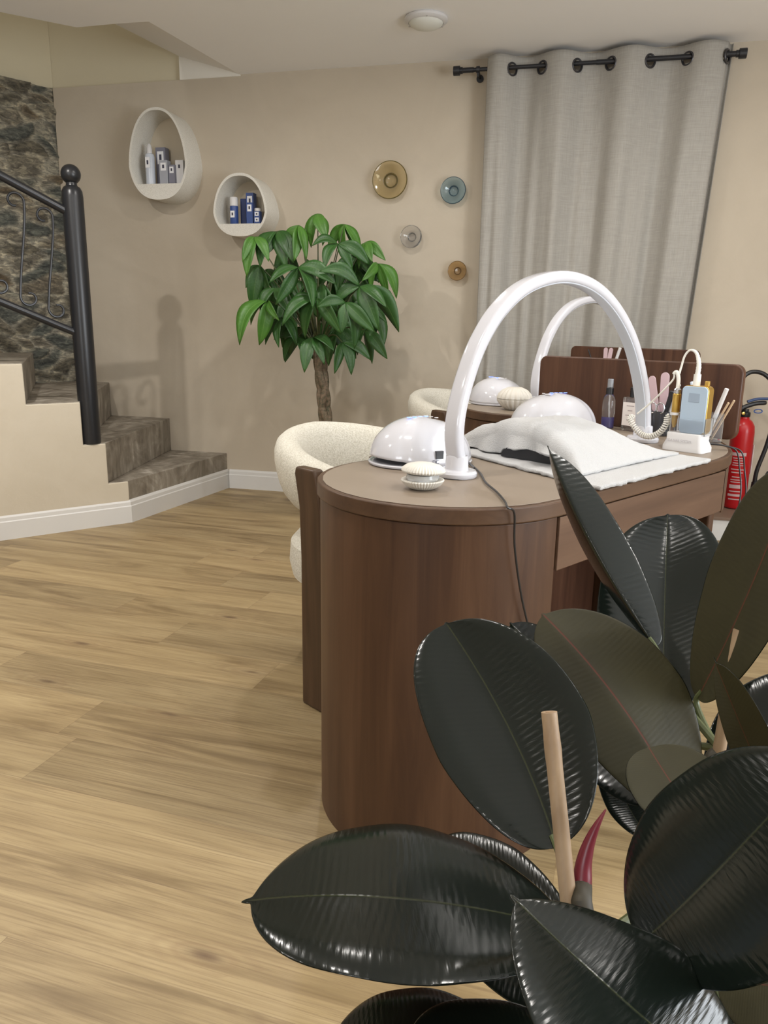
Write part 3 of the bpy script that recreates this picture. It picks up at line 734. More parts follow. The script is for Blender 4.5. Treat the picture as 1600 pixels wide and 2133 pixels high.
# arched desk lamps
def arch_lamp(C, label):
    o = thing('arch_lamp', label, 'lamp', DP(C, 0, 0), DA)
    key = [(.026, .03), (.014, .09), (.020, .150), (.046, .222), (.082, .288), (.142, .355), (.228, .408), (.335, .436), (.44, .438), (.545, .415), (.645, .365), (.735, .29), (.80, .20), (.842, .11), (.858, .03)]
    P = cr([Vector((a, 0, z)) for a, z in key], 6)
    hw, ht = .0215, .0135; v = []; f = []; dv = []; df = []
    for i, p in enumerate(P):
        t = (P[min(i + 1, len(P) - 1)] - P[max(i - 1, 0)]).normalized(); nrm = Vector((-t.z, 0, t.x))   # outward
        prof = rrect(2 * hw, 2 * ht, .0095, 4)
        for a, b in prof: v.append(p + Vector((0, a, 0)) + nrm * b)
        for a, b in rrect(2 * hw - .012, .004, .0015, 2): dv.append(p + Vector((0, a, 0)) + nrm * (b - ht))
    def skin(v, n):
        f = []; m = len(v) // n
        for i in range(m - 1):
            for j in range(n): f.append((i * n + j, i * n + (j + 1) % n, (i + 1) * n + (j + 1) % n, (i + 1) * n + j))
        f += [tuple(range(n)), tuple((m - 1) * n + j for j in range(n))]; return f
    mesh('arch', v, skin(v, 20), M_white, o, auto=60)
    mesh('light_strip', dv, skin(dv, 12), M_diff, o, auto=60)
    for x, nm in ((.026, 0), (.858, 1)):
        m = MB(); s = 1 if nm == 0 else -1
        M = Matrix.Rotation(0, 4, 'Z')
        m.lathe([(.045, .0), (.047, .003), (.047, .010), (.043, .015), (.030, .0165), (.001, .017)], 40, (x, 0, 0), sx=.92, sy=1.0)
        m.build('base', M_white, o)
        m = MB(); m.lathe([(.032, .014), (.029, .018), (.0275, .045), (.026, .0475), (.001, .048)], 32, (x, 0, 0), sx=.72, sy=1.0); m.build('collar', M_white, o)
        m = MB(); m.lathe([(.044, -.0003), (.044, .0012)], 32, (x, 0, 0)); m.build('rubber_foot', M_black, o)
    return o
arch_lamp(C1, 'large white arched desk lamp spanning the front manicure desk')
arch_lamp(C2, 'white arched desk lamp on the rear manicure desk, seen behind the front arch')

# nail curing lamps
def nail_lamp(C, a, b, rz, label, sc=1.0, z0=DT + .0005, sock=True):
    o = thing('nail_curing_lamp', label, 'nail lamp', DP(C, a, b, z0), DA + rz)
    rx, ry, h = .130 * sc, .112 * sc, .112 * sc; n = 64; K = 22; v = []; f = []
    def bottom(t):
        d = abs(((t - PI) + PI) % (2 * PI) - PI)         # mouth faces local -x
        return .009 + .013 * max(0.0, math.cos(d * 1.25)) ** .8 * (1 if d < 1.256 else 0)
    for i in range(K + 1):
        for j in range(n):
            t = 2 * PI * j / n; u = i / K; e = 2.35
            zb = bottom(t) / h; q = zb + (1 - zb) * (math.sin(u * PI / 2)); q = min(1, q)
            r = (max(0, 1 - q ** e)) ** (1 / 2.1)
            c, s = math.cos(t), math.sin(t)
            groove = 1 - .035 * math.exp(-((abs(s) - .62) / .06) ** 2) * (1 if q > .15 else .3) * min(1, (1 - q) * 4)
            v.append((rx * r * c * groove, ry * r * s * groove, h * q * (1.0) - .006 * max(0, c) * q))
    for i in range(K):
        for j in range(n): f.append((i * n + j, i * n + (j + 1) % n, (i + 1) * n + (j + 1) % n, (i + 1) * n + j))
    d = mesh('dome', v, f, M_white, o, auto=60); sd = d.modifiers.new('s', 'SOLIDIFY'); sd.thickness = .004; sd.offset = -1
    m = MB(); m.lathe([(.95, 0), (1.0, .002), (1.012, .006), (.985, .0085), (.05, .0085)], 64, sx=rx, sy=ry); m.build('base_tray', M_white, o)
    for k in range(4):
        m = MB(); m.box(-.045 + k * .016, -.036 + k * .016, -.012, -.004, h * .987, h * .999); m.build('display_digit', M_led, o, False)
    for k in range(3):
        m = MB(); m.lathe([(.005, h * .965), (.0048, h * .975), (.001, h * .976)], 16, (.028 + .0 * k, -.022 + k * .022, 0)); m.build('button', M_white2, o)
    if sock:
        m = MB(); m.box(-.009, .009, -.003, .008, 0, .018); s_ = m.build('power_socket', M_black, o, False)
        s_.location = (-.0226 * sc, -.1085 * sc, .026); s_.rotation_euler = (0, 0, math.radians(-10))
        textmesh('socket_lettering', 'DC', .012, M_ink, o, Matrix.Translation((-.033 * sc, -.1095 * sc, .019)) @ Matrix.Rotation(math.radians(-10), 4, 'Z') @ Matrix.Rotation(PI / 2 - .1, 4, 'X'))
    return o
nail_lamp(C1, .095, -.175, math.radians(-12), 'white dome nail lamp at the near end of the front desk beside the arch foot')
nail_lamp(C1, .84, -.30, math.radians(150), 'white dome nail lamp behind the draped towel on the front desk', 1.08, sock=False)
nail_lamp(C2, .02, -.20, math.radians(-100), 'white dome nail lamp on the rear desk behind the ribbed pot', sock=False)

# shell jars
o = thing('shell_trinket_box', 'small cream clam-shell trinket box, slightly open, at the near end of the front desk', 'trinket box', DP(C1, -.128, .042), DA)
rb = lambda t, r, z: 1 + (.022 * math.cos(44 * t) if r > .012 else 0)
m = MB(); m.lathe([(.018, 0), (.026, .002), (.038, .010), (.0435, .018), (.0425, .0205), (.036, .0195), (.02, .012), (.001, .010)], 176, mod=rb); m.build('lower_shell', M_ceramic, o)
m = MB(); m.lathe([(.030, .015), (.034, .024), (.032, .031), (.001, .031)], 40); m.build('glass_insert', mat('frosted_insert', (.80, .80, .78), .12, Transmission_Weight=.5), o)
Mt = Matrix.Rotation(math.radians(3), 4, 'Y')
m = MB(); m.lathe([(.001, .030), (.034, .0315), (.0425, .034), (.0445, .037), (.043, .042), (.034, .049), (.018, .0535), (.001, .055)], 176, mod=rb, M=Mt); m.build('upper_shell', M_ceramic, o)
o = thing('ribbed_lidded_pot', 'round cream ceramic pot with fluted lid, on the rear desk', 'pot', DP(C2, -.112, -.01), DA)
fl = lambda t, r, z: 1 - (.075 * abs(math.sin(10 * t)) ** .0 * (0.5 + .5 * math.cos(20 * t)) ** 1.5 if r > .01 else 0)
m = MB(); m.lathe([(.030, 0), (.036, .001), (.055, .016), (.069, .034), (.0705, .042), (.068, .043), (.001, .043)], 160, mod=fl); m.build('bowl', M_ceramic, o)
m = MB(); m.lathe([(.068, .0435), (.071, .045), (.0715, .048), (.066, .062), (.050, .078), (.028, .088), (.010, .089), (.001, .087)], 160, mod=fl); m.build('lid', M_ceramic, o)

# towels and hand rest
def grid_towel(name, a0, a1, b0, b1, zf, m, label, nu=120, nv=90, thick=.006, edge=.006, warp=None):
    o_ = DP(C1, 0, 0, 0); v = []; f = []
    for j in range(nv + 1):
        for i in range(nu + 1):
            u = i / nu; w = j / nv; a = a0 + (a1 - a0) * u; b = b0 + (b1 - b0) * w
            if warp: a, b = warp(u, w, a, b)
            rag = edge * noise.noise(Vector((a * 60, b * 60, 2)))
            if i in (0, nu): a += rag
            if j in (0, nv): b += rag
            v.append((a, -b, zf(a, b, u, w) + .0016 * noise.noise(Vector((a * 25, b * 25, 0)))))
    for j in range(nv):
        for i in range(nu): q = j * (nu + 1) + i; f.append((q, q + 1, q + nu + 2, q + nu + 1))
    t = mesh(name, v, f, m); t.location = C1; t.rotation_euler = (0, 0, DA)
    sd = t.modifiers.new('s', 'SOLIDIFY'); sd.thickness = thick; sd.offset = 1
    return tag(t, label, 'towel')
def warp1(u, w, a, b):
    # left edge slants: near corner further left than the rear one
    return a + (1 - u) * (.17 * (1 - w)) * 1.0, b
grid_towel('towel', .135, .665, -.36, .292, lambda a, b, u, w: DT + .0016, M_towel, 'flat white terry towel spread over the middle of the front desk', warp=warp1, thick=.007)
def hem(b):                                               # where the draped towel's near edge hangs
    return .245 - .24 * max(-.30, min(.2, b - .13)) * (1.0 if b < .13 else 2.0)
def Sb(b):
    if b > .0: return max(0, 1 - (b / .205) ** 1.7)
    return max(0, 1 - (-b / .27) ** 2.6)
def rise(a, b):
    e = 1.0 if a < .48 else max(0, 1 - ((a - .48) / .18) ** 1.7)
    return .088 * Sb(b) * e * (1 - .25 * (a - .25))
hr = thing('hand_rest', 'black arched hand rest under the draped white towel', 'hand rest', DP(C1, .43, .03, DT + .0105), DA)
v = []; f = []; n = 24
for k in range(n + 1):
    y = -.10 + .20 * k / n; z = .034 * max(0, 1 - abs(y / .10) ** 2.4) ** .5
    for x in (-.155, .12): v += [(x, y, 0), (x, y, z + .002)]
for k in range(n):
    q = 4 * k; f += [(q, q + 1, q + 5, q + 4), (q + 2, q + 6, q + 7, q + 3), (q + 1, q + 3, q + 7, q + 5), (q, q + 4, q + 6, q + 2)]
f += [(0, 2, 3, 1), (4 * n, 4 * n + 1, 4 * n + 3, 4 * n + 2)]
mesh('cushion', v, f, M_black, hr, auto=50)
o = bpy.data.objects['hand_rest']
v = []; f = []; NB, NA, NH = 110, 120, 26
for j in range(NB + 1):
    w = j / NB; b = -.33 + .535 * w; rag = .004 * noise.noise(Vector((b * 40, 3, 1)))
    ah = hem(b) + rag; zt = rise(ah + .03, b) + .011; zmin = .012
    if -.085 < b < .145: zmin = .012 + .026 * max(0, 1 - abs((b - .03) / .115) ** 2.6) ** .5
    zmin = min(zmin, zt - .001); H_ = zt - zmin; r = min(.030, H_ * .75)
    col = []
    flare = .010 * math.sin(b * 60) * min(1, H_ / .05)
    for i in range(NH):
        q = i / NH
        if q < .5: col.append((ah - .010 * (1 - q * 2) + flare * (1 - q * 2), zmin + (H_ - r) * q * 2))
        else:
            t = (q - .5) * 2 * PI / 2; col.append((ah + r * (1 - math.cos(t)), zmin + (H_ - r) + r * math.sin(t)))
    for i in range(NA + 1):
        u = i / NA; a = ah + r + (.665 - ah - r) * u
        col.append((a, .011 + rise(max(a, ah + .03), b)))
    for a, z in col:
        bb = b + .004 * noise.noise(Vector((a * 50, 7, 1))) * (1 if j in (0, NB) else 0)
        z += .0065 * noise.noise(Vector((a * 13, b * 17, 4))) * min(1, z / .04) + .0012 * noise.noise(Vector((a * 60, b * 60, 4)))
        v.append((a, -bb, DT + max(.0105, z)))
m_ = NH + NA + 1
for j in range(NB):
    for i in range(m_ - 1): q = j * m_ + i; f.append((q, q + 1, q + m_ + 1, q + m_))
o = mesh('towel', v, f, M_towel); o.location = C1; o.rotation_euler = (0, 0, DA)
sd = o.modifiers.new('s', 'SOLIDIFY'); sd.thickness = .006; sd.offset = 0
tag(o, 'white terry towel draped in a hump over the black hand rest', 'towel')

# ------------------------------------------------------------------ small things at the far end of the front desk
XR = 1.045
o = thing('spray_bottle', 'small clear spray bottle of violet liquid in front of the upright board', 'bottle', DP(C1, XR, -.225), DA)
m = MB(); m.lathe([(.0185, 0), (.0205, .003), (.0205, .088), (.017, .104), (.0105, .112), (.0105, .118)], 32); m.build('bottle_body', M_clear, o)
m = MB(); m.lathe([(.017, .003), (.0187, .005), (.0187, .038), (.001, .038)], 32); m.build('liquid', M_purple, o)
m = MB(); m.lathe([(.0122, .112), (.0122, .132), (.010, .134), (.001, .134)], 24); m.build('collar', M_black, o)
m = MB(); m.lathe([(.0095, .1345), (.0095, .160), (.008, .162), (.001, .162)], 24); m.build('spray_cap', mat('smoky_cap', (.45, .47, .50), .1, Transmission_Weight=.5), o)
m = MB(); m.tube([(.0, 0, .112), (.003, 0, .06), (.008, 0, .008)], .0016, 8); m.build('dip_tube', M_white2, o)
o = thing('label_bottle', 'square clear bottle with pale label and black cap beside the arch lamp', 'bottle', DP(C1, XR + .005, -.140), DA)
m = MB(); m.prism(rrect(.036, .062, .007), 0, .108); m.build('bottle_body', M_clear, o, bevel=.004)
m = MB(); m.box(-.0192, -.0182, -.026, .026, .018, .092); l = m.build('front_label', M_label, o, False)
for k, wd in enumerate((.026, .016, .03, .02)):
    m = MB(); m.box(-.0198, -.0192, -wd / 2, wd / 2, .080 - k * .015, .0825 - k * .015); m.build('printed_line', mat('label_print', (.35, .30, .30), .8) if 'label_print' not in bpy.data.materials else bpy.data.materials['label_print'], l, False)
m = MB(); m.lathe([(.0135, .1085), (.0135, .138), (.012, .14), (.001, .14)], 24); m.build('cap', M_black, o)
def cup(C, a, b, R, h, mt, name, label, cat):
    o = thing(name, label, cat, DP(C, a, b), DA); m = MB()
    m.lathe([(R * .95, 0), (R, .002), (R, h), (R - .0022, h), (R - .0022, .004), (.001, .004)], 32); m.build('cup_wall', mt, o); return o
cup(C1, XR - .01, -.035, .034, .075, mat('smoked_cup', (.05, .05, .055), .15, Transmission_Weight=.35), 'tool_cup', 'smoked dark cup holding scissors and pink files on the front desk', 'cup')
cup(C1, XR - .03, .135, .030, .085, M_acryl, 'acrylic_cup', 'clear acrylic cup holding white and wooden sticks at the desk corner', 'cup')
cup(C2, XR - .02, -.285, .04, .09, M_acryl, 'acrylic_cup', 'clear cup of brushes and files on the rear desk', 'cup')
def stick(C, p0, p1, r, mt, name, label, cat, flat=False, tip=None, group=None):
    A = DP(C, *p0); B = DP(C, *p1); o = thing(name, label, cat, A, 0, group); d = B - A
    if flat:
        m = MB(); w = r * 3.2; t = d.normalized(); sdv = Vector((math.sin(DA), -math.cos(DA), 0)); sdv = (sdv - t * sdv.dot(t)).normalized(); nn = t.cross(sdv); L = d.length
        pts = [(-w, .0), (w, .0)] + [(w * math.cos(q), L - w + w * math.sin(q)) for q in [PI * i / 10 for i in range(11)]]
        v = [sdv * x + t * y + nn * s for s in (-.0015, .0015) for x, y in pts]; k = len(pts)
        m.add(v, [tuple(range(k)), tuple(range(2 * k - 1, k - 1, -1))] + [(i, (i + 1) % k, k + (i + 1) % k, k + i) for i in range(k)])
        m.build('blade', mt, o)
    else:
        m = MB(); m.tube([(0, 0, 0), d], r, 14); m.build('handle', mt, o, bevel=r * .3)
    if tip:
        m = MB(); m.tube([d * 1.0, d * 1.14], [r * .8, r * 1.25], 12); m.build('tip', tip, o)
    return o
z5 = DT + .006
TC = (XR - .01, -.035)
stick(C1, (TC[0] + .004, TC[1] - .006, z5), (TC[0], TC[1] - .045, .955), .0036, M_pink, 'nail_file', 'pink nail file leaning left in the dark tool cup', 'nail file', True)
stick(C1, (TC[0] + .010, TC[1] + .0, z5), (TC[0] + .006, TC[1] - .004, .968), .0042, M_pink, 'nail_file', 'pink nail file standing upright in the dark tool cup', 'nail file', True)
stick(C1, (TC[0] - .006, TC[1] + .010, z5), (TC[0] - .0, TC[1] + .048, .935), .0040, M_white2, 'nail_brush', 'white handled brush leaning right in the dark tool cup', 'brush', False)
stick(C1, (TC[0] - .014, TC[1] + .004, z5), (TC[0] - .018, TC[1] + .036, .915), .0075, M_black, 'nail_clipper', 'black handled clipper leaning in the dark tool cup', 'clipper')
# scissors: two finger rings above the cup rim
o = thing('scissors', 'steel scissors with two finger rings in the dark tool cup', 'scissors', DP(C1, TC[0] - .022, TC[1] - .004, z5), DA)
for s in (-1, 1):
    m = MB(); c = Vector((-.008, s * .013, .080)); m.tube([c + Vector((0, .0125 * math.cos(t), .016 * math.sin(t))) for t in [2 * PI * i / 24 for i in range(25)]], .0022, 10)
    m.tube([(-.008, s * .008, .066), (0, 0, .04), (.004, -s * .003, .002)], [.0022, .003, .001], 8); m.build('blade', M_chrome, o)
AC = (XR - .03, .135)
stick(C1, (AC[0] - .010, AC[1] - .012, z5), (AC[0] - .016, AC[1] + .036, .935), .0062, M_white2, 'cuticle_stick', 'thick white stick leaning right in the clear acrylic cup', 'stick')
stick(C1, (AC[0] + .004, AC[1] - .014, z5), (AC[0] - .010, AC[1] + .043, .895), .0030, M_orange, 'wooden_stick', 'thin wooden cuticle stick leaning right, shorter of the two tan ones', 'stick')
stick(C1, (AC[0] + .010, AC[1] - .004, z5), (AC[0] - .002, AC[1] + .055, .902), .0030, M_orange, 'wooden_stick', 'thin wooden cuticle stick leaning farthest right in the acrylic cup', 'stick')
stick(C1, (AC[0] + .012, AC[1] - .018, z5), (AC[0] + .018, AC[1] - .055, .93), .0065, M_white2, 'nail_brush', 'white brush end showing just right of the gold-edged drill unit', 'brush')
stick(C1, (AC[0] - .002, AC[1] - .02, z5), (AC[0] + .02, AC[1] - .085, .945), .006, mat('pale_blue_cap', (.60, .68, .78), .4), 'nail_brush', 'pale blue capped brush behind the top of the drill unit', 'brush')
TC2 = (XR - .02, -.285)
stick(C2, (TC2[0], TC2[1] - .01, z5), (TC2[0], TC2[1] - .105, .986), .0035, M_black, 'nail_brush', 'thin black brush on the rear desk, leaning left', 'brush')
stick(C2, (TC2[0] + .006, TC2[1] + .0, z5), (TC2[0], TC2[1] - .002, .998), .0035, M_pink, 'nail_file', 'pink nail file on the rear desk, left of two', 'nail file', True)
stick(C2, (TC2[0] - .006, TC2[1] + .004, z5), (TC2[0], TC2[1] + .030, .997), .0035, M_pink, 'nail_file', 'pink nail file on the rear desk, right of two', 'nail file', True)
stick(C2, (TC2[0] + .002, TC2[1] + .016, z5), (TC2[0] - .01, TC2[1] + .085, 1.000), .008, M_white2, 'nail_brush', 'thick white brush on the rear desk, leaning right', 'brush')

# nail drill unit in its white charging stand (faces the near end)
EA, EB = .800, .162
o = thing('nail_drill_station', 'white charging stand with pale blue and gold nail drill unit, handpiece and coiled cable', 'nail drill', DP(C1, EA, EB), DA)
m = MB(); w0 = rrect(.070, .116, .014); w1 = rrect(.058, .102, .012); k = len(w0)
v = [(x, y, .0) for x, y in w0] + [(x, y, .012) for x, y in w0] + [(x * .99, y * .99, .030) for x, y in w1] + [(x, y, .046) for x, y in w1] + [(x * .94, y * .96, .049) for x, y in w1]
v = [(x * 1.0, y, z) for x, y, z in v]; f = [tuple(range(k - 1, -1, -1)), tuple(4 * k + i for i in range(k))] + [(q * k + i, q * k + (i + 1) % k, (q + 1) * k + (i + 1) % k, (q + 1) * k + i) for q in range(4) for i in range(k)]
m.add(v, f); m.build('charging_stand', M_white2, o, auto=40)
textmesh('stand_lettering', 'JSDA NAIL SYSTEM', .0085, mat('faint_grey_print', (.42, .40, .42), .6), o, Matrix.Translation((-.0338, .010, .0285)) @ Matrix.Rotation(-PI / 2, 4, 'Z') @ Matrix.Rotation(PI / 2 - .25, 4, 'X'))
# body: rounded slab, pale panel in front, gold shell behind
def slab(name, x0, x1, w, h, r, zc, m_, cy=0, parent=o, ins=0):
    pts = rrect(w, h, r, 6); k = len(pts); v = [(x, cy + y, zc + z) for x in (x0, x1) for y, z in pts]
    f = [tuple(range(k)), tuple(range(2 * k - 1, k - 1, -1))] + [(i, (i + 1) % k, k + (i + 1) % k, k + i) for i in range(k)]
    ob = mesh(name, v, f, m_, parent, auto=40); b = ob.modifiers.new('b', 'BEVEL'); b.width = .0016; b.segments = 2; b.limit_method = 'ANGLE'; b.angle_limit = math.radians(50); return ob
CYB = -.014
body = slab('gold_body', -.014, .018, .072, .128, .012, .112, M_gold, CYB)
fp = slab('front_panel', -.0185, -.0142, .070, .126, .012, .112, M_screen, CYB)
slab('display_window', -.0192, -.0186, .030, .024, .002, .145, M_screen2, CYB, fp)
m = MB(); m.box(-.006, .004, CYB - .030, CYB - .018, .175, .190); m.build('gold_switch', M_gold, body, False, bevel=.002)
m = MB(); m.box(-.024, -.0215, CYB - .038, CYB + .038, .045, .088); m.box(-.024, .024, CYB - .0415, CYB - .0385, .045, .092); m.build('clear_cradle', M_acryl, o, False, bevel=.001)
hx, hy = -.006, .040
m = MB(); m.lathe([(.010, .046), (.011, .05), (.0115, .098), (.009, .105)], 20, (hx, hy, 0)); m.build('handpiece_holder', M_acryl, o)
m = MB(); m.lathe([(.003, .060), (.006, .075), (.0085, .100), (.0105, .103), (.011, .150), (.0095, .152)], 24, (hx, hy, 0)); hp = m.build('handpiece', M_gold, o)
m = MB(); m.lathe([(.0098, .1525), (.0098, .163), (.006, .167)], 20, (hx, hy, 0)); m.build('steel_ring', M_chrome, hp)
m = MB(); m.lathe([(.0135, .094), (.0135, .101)], 20, (hx, hy, 0)); m.build('holder_collar', M_white2, o)
def LD(xp, yp, a): # local station coordinates of a photo point on the plane a = const of the desk
    p = atp(xp, yp, DP(C1, a, 0, 0), Vector((math.cos(DA), math.sin(DA), 0))) - DP(C1, EA, EB)
    c, s = math.cos(-DA), math.sin(-DA); return Vector((p.x * c - p.y * s, p.x * s + p.y * c, p.z))
A0 = EA - .006
P = cr([Vector((hx, hy, .165)), Vector((hx, hy + .0005, .19)), Vector((hx, hy + .006, .208)), Vector((hx, hy + .014, .205)), Vector((hx, hy + .018, .185)), LD(1360, 835, A0), LD(1328, 862, A0)], 8)
m = MB(); m.tube(P[:26], .0052, 10); m.tube(P[24:], .0026, 8); m.build('handpiece_cable', M_cable, o)
pc = cr([LD(1322, 866, A0), LD(1313, 872, A0), LD(1322, 890, A0), LD(1337, 905, A0), LD(1356, 909, A0), LD(1375, 900, A0), LD(1388, 882, A0), LD(1391, 862, A0)], 40)
cp = []
for i in range(len(pc)):
    t = (pc[min(i + 1, len(pc) - 1)] - pc[max(i - 1, 0)]).normalized(); a = Vector((1, 0, 0)); b = t.cross(a).normalized(); q = i * 2 * PI / 9.0
    r = .0072 * min(1, i / 20, (len(pc) - 1 - i) / 20 + .2); cp.append(pc[i] + (a * math.cos(q) + b * math.sin(q)) * r)
m = MB(); m.tube(cp, .0021, 6); m.build('coiled_cable', M_cable, o)
P = cr([Vector((0, CYB + .006, .176)), Vector((0, CYB + .006, .205)), Vector((0, CYB + .006, .235)), Vector((0, CYB + .016, .262)), Vector((0, CYB + .034, .268)), Vector((0, CYB + .047, .252)), Vector((0, CYB + .053, .225)), Vector((hx, hy, .205))], 8)
rr = [(.0062 if i < 14 else .0058 - .003 * min(1, (i - 14) / 18)) * (1 + (.13 * (i % 2) if 8 < i < 26 else 0)) for i in range(len(P))]
m = MB(); m.tube(P, rr, 12); m.tube([(0, CYB + .006, .176), (0, CYB + .006, .206)], .0095, 16); m.build('power_cable', M_cable, o)

# black cords
def cord(pts, r, label, name='power_cord'):
    P = cr(pts, 8); o = MB().tube([p - P[0] for p in P], r, 8).build(name, M_black); o.location = P[0]; return tag(o, label, 'cord')
def cyl(a, z): 
    b = math.sqrt(max(0, .2925 ** 2 - a * a)); return DP(C1, a, b, z)
cord([DP(C1, .072, .012, .790), atz(975, 962, .782), atz(1000, 985, .779), atz(1012, 1005, .779), atz(1035, 1025, .779), atz(1052, 1045, .779), DP(C1, -.142, .268, .779) , cyl(-.120, .765) + Vector((.0, -.004, 0)), cyl(-.115, .70), cyl(-.095, .60), cyl(-.062, .50), cyl(-.03, .42), cyl(-.006, .34), DP(C1, .02, .296, .2), DP(C1, .03, .30, .01)], .0021, 'thin black cord running from the front arch lamp down the round pedestal')
R1 = [DP(C1, .842, .165, .790), DP(C1, .87, .20, .790), DP(C1, .90, .235, .785), DP(C1, .925, .262, .770), DP(C1, .935, .272, .72), DP(C1, .93, .285, .66), DP(C1, .90, .292, .60), DP(C1, .87, .285, .52), DP(C1, .82, .25, .40), DP(C1, .80, .2, .2), DP(C1, .82, .2, .01)]
cord(R1, .0022, 'black cable drooping over the right corner of the front desk, outer of two')
cord([p + Vector((-.012, -.004, .0025)) + (up * .0 if i < 3 else Vector((-.004, 0, 0))) for i, p in enumerate(R1)], .0022, 'black cable drooping over the right corner of the front desk, inner of two')
cord([DP(C1, .84, .158, .795), DP(C1, .885, .185, .795)], .0048, 'black plug end lying behind the drill charging stand', 'cable_plug')

# ------------------------------------------------------------------ tub chairs
def tub_chair(C, label):
    # local frame = desk frame; the sitter faces +b
    cc = (.385, -.645)
    o = thing('tub_chair', label, 'chair', DP(C, cc[0], cc[1], 0), DA)
    # horseshoe backrest
    n = 44; v = []; f = []; prof = []
    for k in range(20):
        t = 2 * PI * k / 20; e = 2.5; r = (abs(math.cos(t)) ** e + abs(math.sin(t)) ** e) ** (-1 / e); prof.append((r * math.cos(t), r * math.sin(t)))
    for i in range(n + 1):
        w = i / n; phi = math.radians(-38 + 256 * w)       # angle in local x-y, +y = away from the desk
        e = abs(2 * w - 1); drop = .125 * e ** 1.8; end = 1 - .999 * (max(0, e - .93) / .07) ** 2.5
        rad = .238 + .012 * (1 - e); hh = (.108 - .024 * e) * max(.02, end) ** .5; tt = (.048 + .014 * e) * max(.02, end) ** .5
        c = Vector((rad * math.cos(phi), rad * math.sin(phi) * 1.08, .668 - drop * .62)); rd = Vector((math.cos(phi), math.sin(phi), 0))
        lean = .03
        for a, b in prof: v.append(c + rd * (a * tt + b * hh * .25 * (1 - e * .4)) + up * (b * hh))
    k = 20
    for i in range(n):
        for j in range(k): f.append((i * k + j, i * k + (j + 1) % k, (i + 1) * k + (j + 1) % k, (i + 1) * k + j))
    f += [tuple(range(k)), tuple(n * k + j for j in range(k))]
    mesh('backrest', v, f, M_boucle, o, auto=80)
    m = MB(); m.lathe([(.10, .30), (.235, .302), (.265, .325), (.275, .37), (.270, .43), (.245, .458), (.12, .468), (.001, .470)], 56, (0, -.01, 0)); m.build('seat', M_boucle, o)
    for s in (-1, 1):                                      # front planks, slightly flared at the head
        for (yb, yt, nm) in ((-.115, -.135, 0), (.205, .195, 1)):
            x0 = (.330 * s if s < 0 else .28) if nm == 0 else .075 * s; zt = .715 if nm == 0 else .62
            v = []; t = .019; w = .047
            for z, xo, yo in ((0, 0, yb), (.45, 0, yb), (.60, 0, yb + .006), (zt - .02, .010 * s, yb + .012), (zt, .012 * s, yb + .014)):
                sc_ = .86 if z == zt else 1
                v += [(x0 + xo - t * sc_, yo - w * sc_, z), (x0 + xo + t * sc_, yo - w * sc_, z), (x0 + xo + t * sc_, yo + w * sc_, z), (x0 + xo - t * sc_, yo + w * sc_, z)]
            f = [(0, 1, 2, 3), (16, 17, 18, 19)] + [(q * 4 + i, q * 4 + (i + 1) % 4, q * 4 + 4 + (i + 1) % 4, q * 4 + 4 + i) for q in range(4) for i in range(4)]
            ob = mesh('leg', v, f, M_chair, o, auto=40); b = ob.modifiers.new('b', 'BEVEL'); b.width = .007; b.segments = 3; b.limit_method = 'ANGLE'
    return o
tub_chair(C1, 'cream boucle tub chair with walnut plank legs behind the front desk')
tub_chair(C2, 'cream boucle tub chair behind the rear desk, mostly hidden')

# ------------------------------------------------------------------ fire extinguisher
xe = wp(3.160, .20, .1305)
o = thing('fire_extinguisher', 'red fire extinguisher with black hose standing on the low step', 'fire extinguisher', xe, 0)
R = .060
m = MB(); m.lathe([(.040, 0), (.052, .006), (R, .022), (R, .425), (.056, .46), (.042, .485), (.026, .498), (.024, .508)], 40); m.build('cylinder', M_red, o)
m = MB(); m.lathe([(.026, .508), (.028, .512), (.028, .532), (.018, .538), (.018, .55)], 24); m.build('valve', M_black, o)
m = MB(); P = cr([(-.035, 0, .545), (0, -.005, .565), (.05, -.01, .582), (.10, -.012, .586)], 5); m.tube(P, [.018, .016] + [.012] * (len(P) - 3) + [.010], 12); m.build('carry_handle', M_black, o)
m = MB(); P = cr([(0, -.01, .59), (.05, -.012, .605), (.12, -.015, .608)], 5); m.tube(P, .008, 12); m.build('squeeze_lever', mat('blue_lever', (.03, .06, .16), .4), o)
m = MB(); m.tube([Vector((.055 + .022 * math.cos(t), -.03, .542 + .010 * math.sin(t))) for t in [2 * PI * i / 20 for i in range(21)]], .0028, 8); m.build('safety_pin_ring', mat('blue_pin', (.02, .08, .30), .4), o)
m = MB(); m.lathe([(.008, 0), (.008, .01), (.001, .011)], 16, (-.026, -.03, .53), M=Matrix.Rotation(PI / 2, 4, 'X')); m.build('pressure_gauge', M_gold, o)
P = cr([(-.03, .0, .56), (-.035, .02, .69), (.01, .02, .745), (.08, .0, .735), (.14, -.01, .66), (.155, -.012, .52), (.135, -.012, .36), (.100, -.012, .22), (.094, -.012, .14)], 10)
m = MB(); m.tube(P, .0115, 14); m.build('hose', M_black, o)
m = MB(); m.tube([(.094, -.012, .15), (.092, -.014, .06)], [.015, .019], 18); m.tube([(.10, -.012, .14), (.14, -.02, .17), (.16, -.02, .21)], [.012, .009, .008], 10); m.build('nozzle', M_black, o)
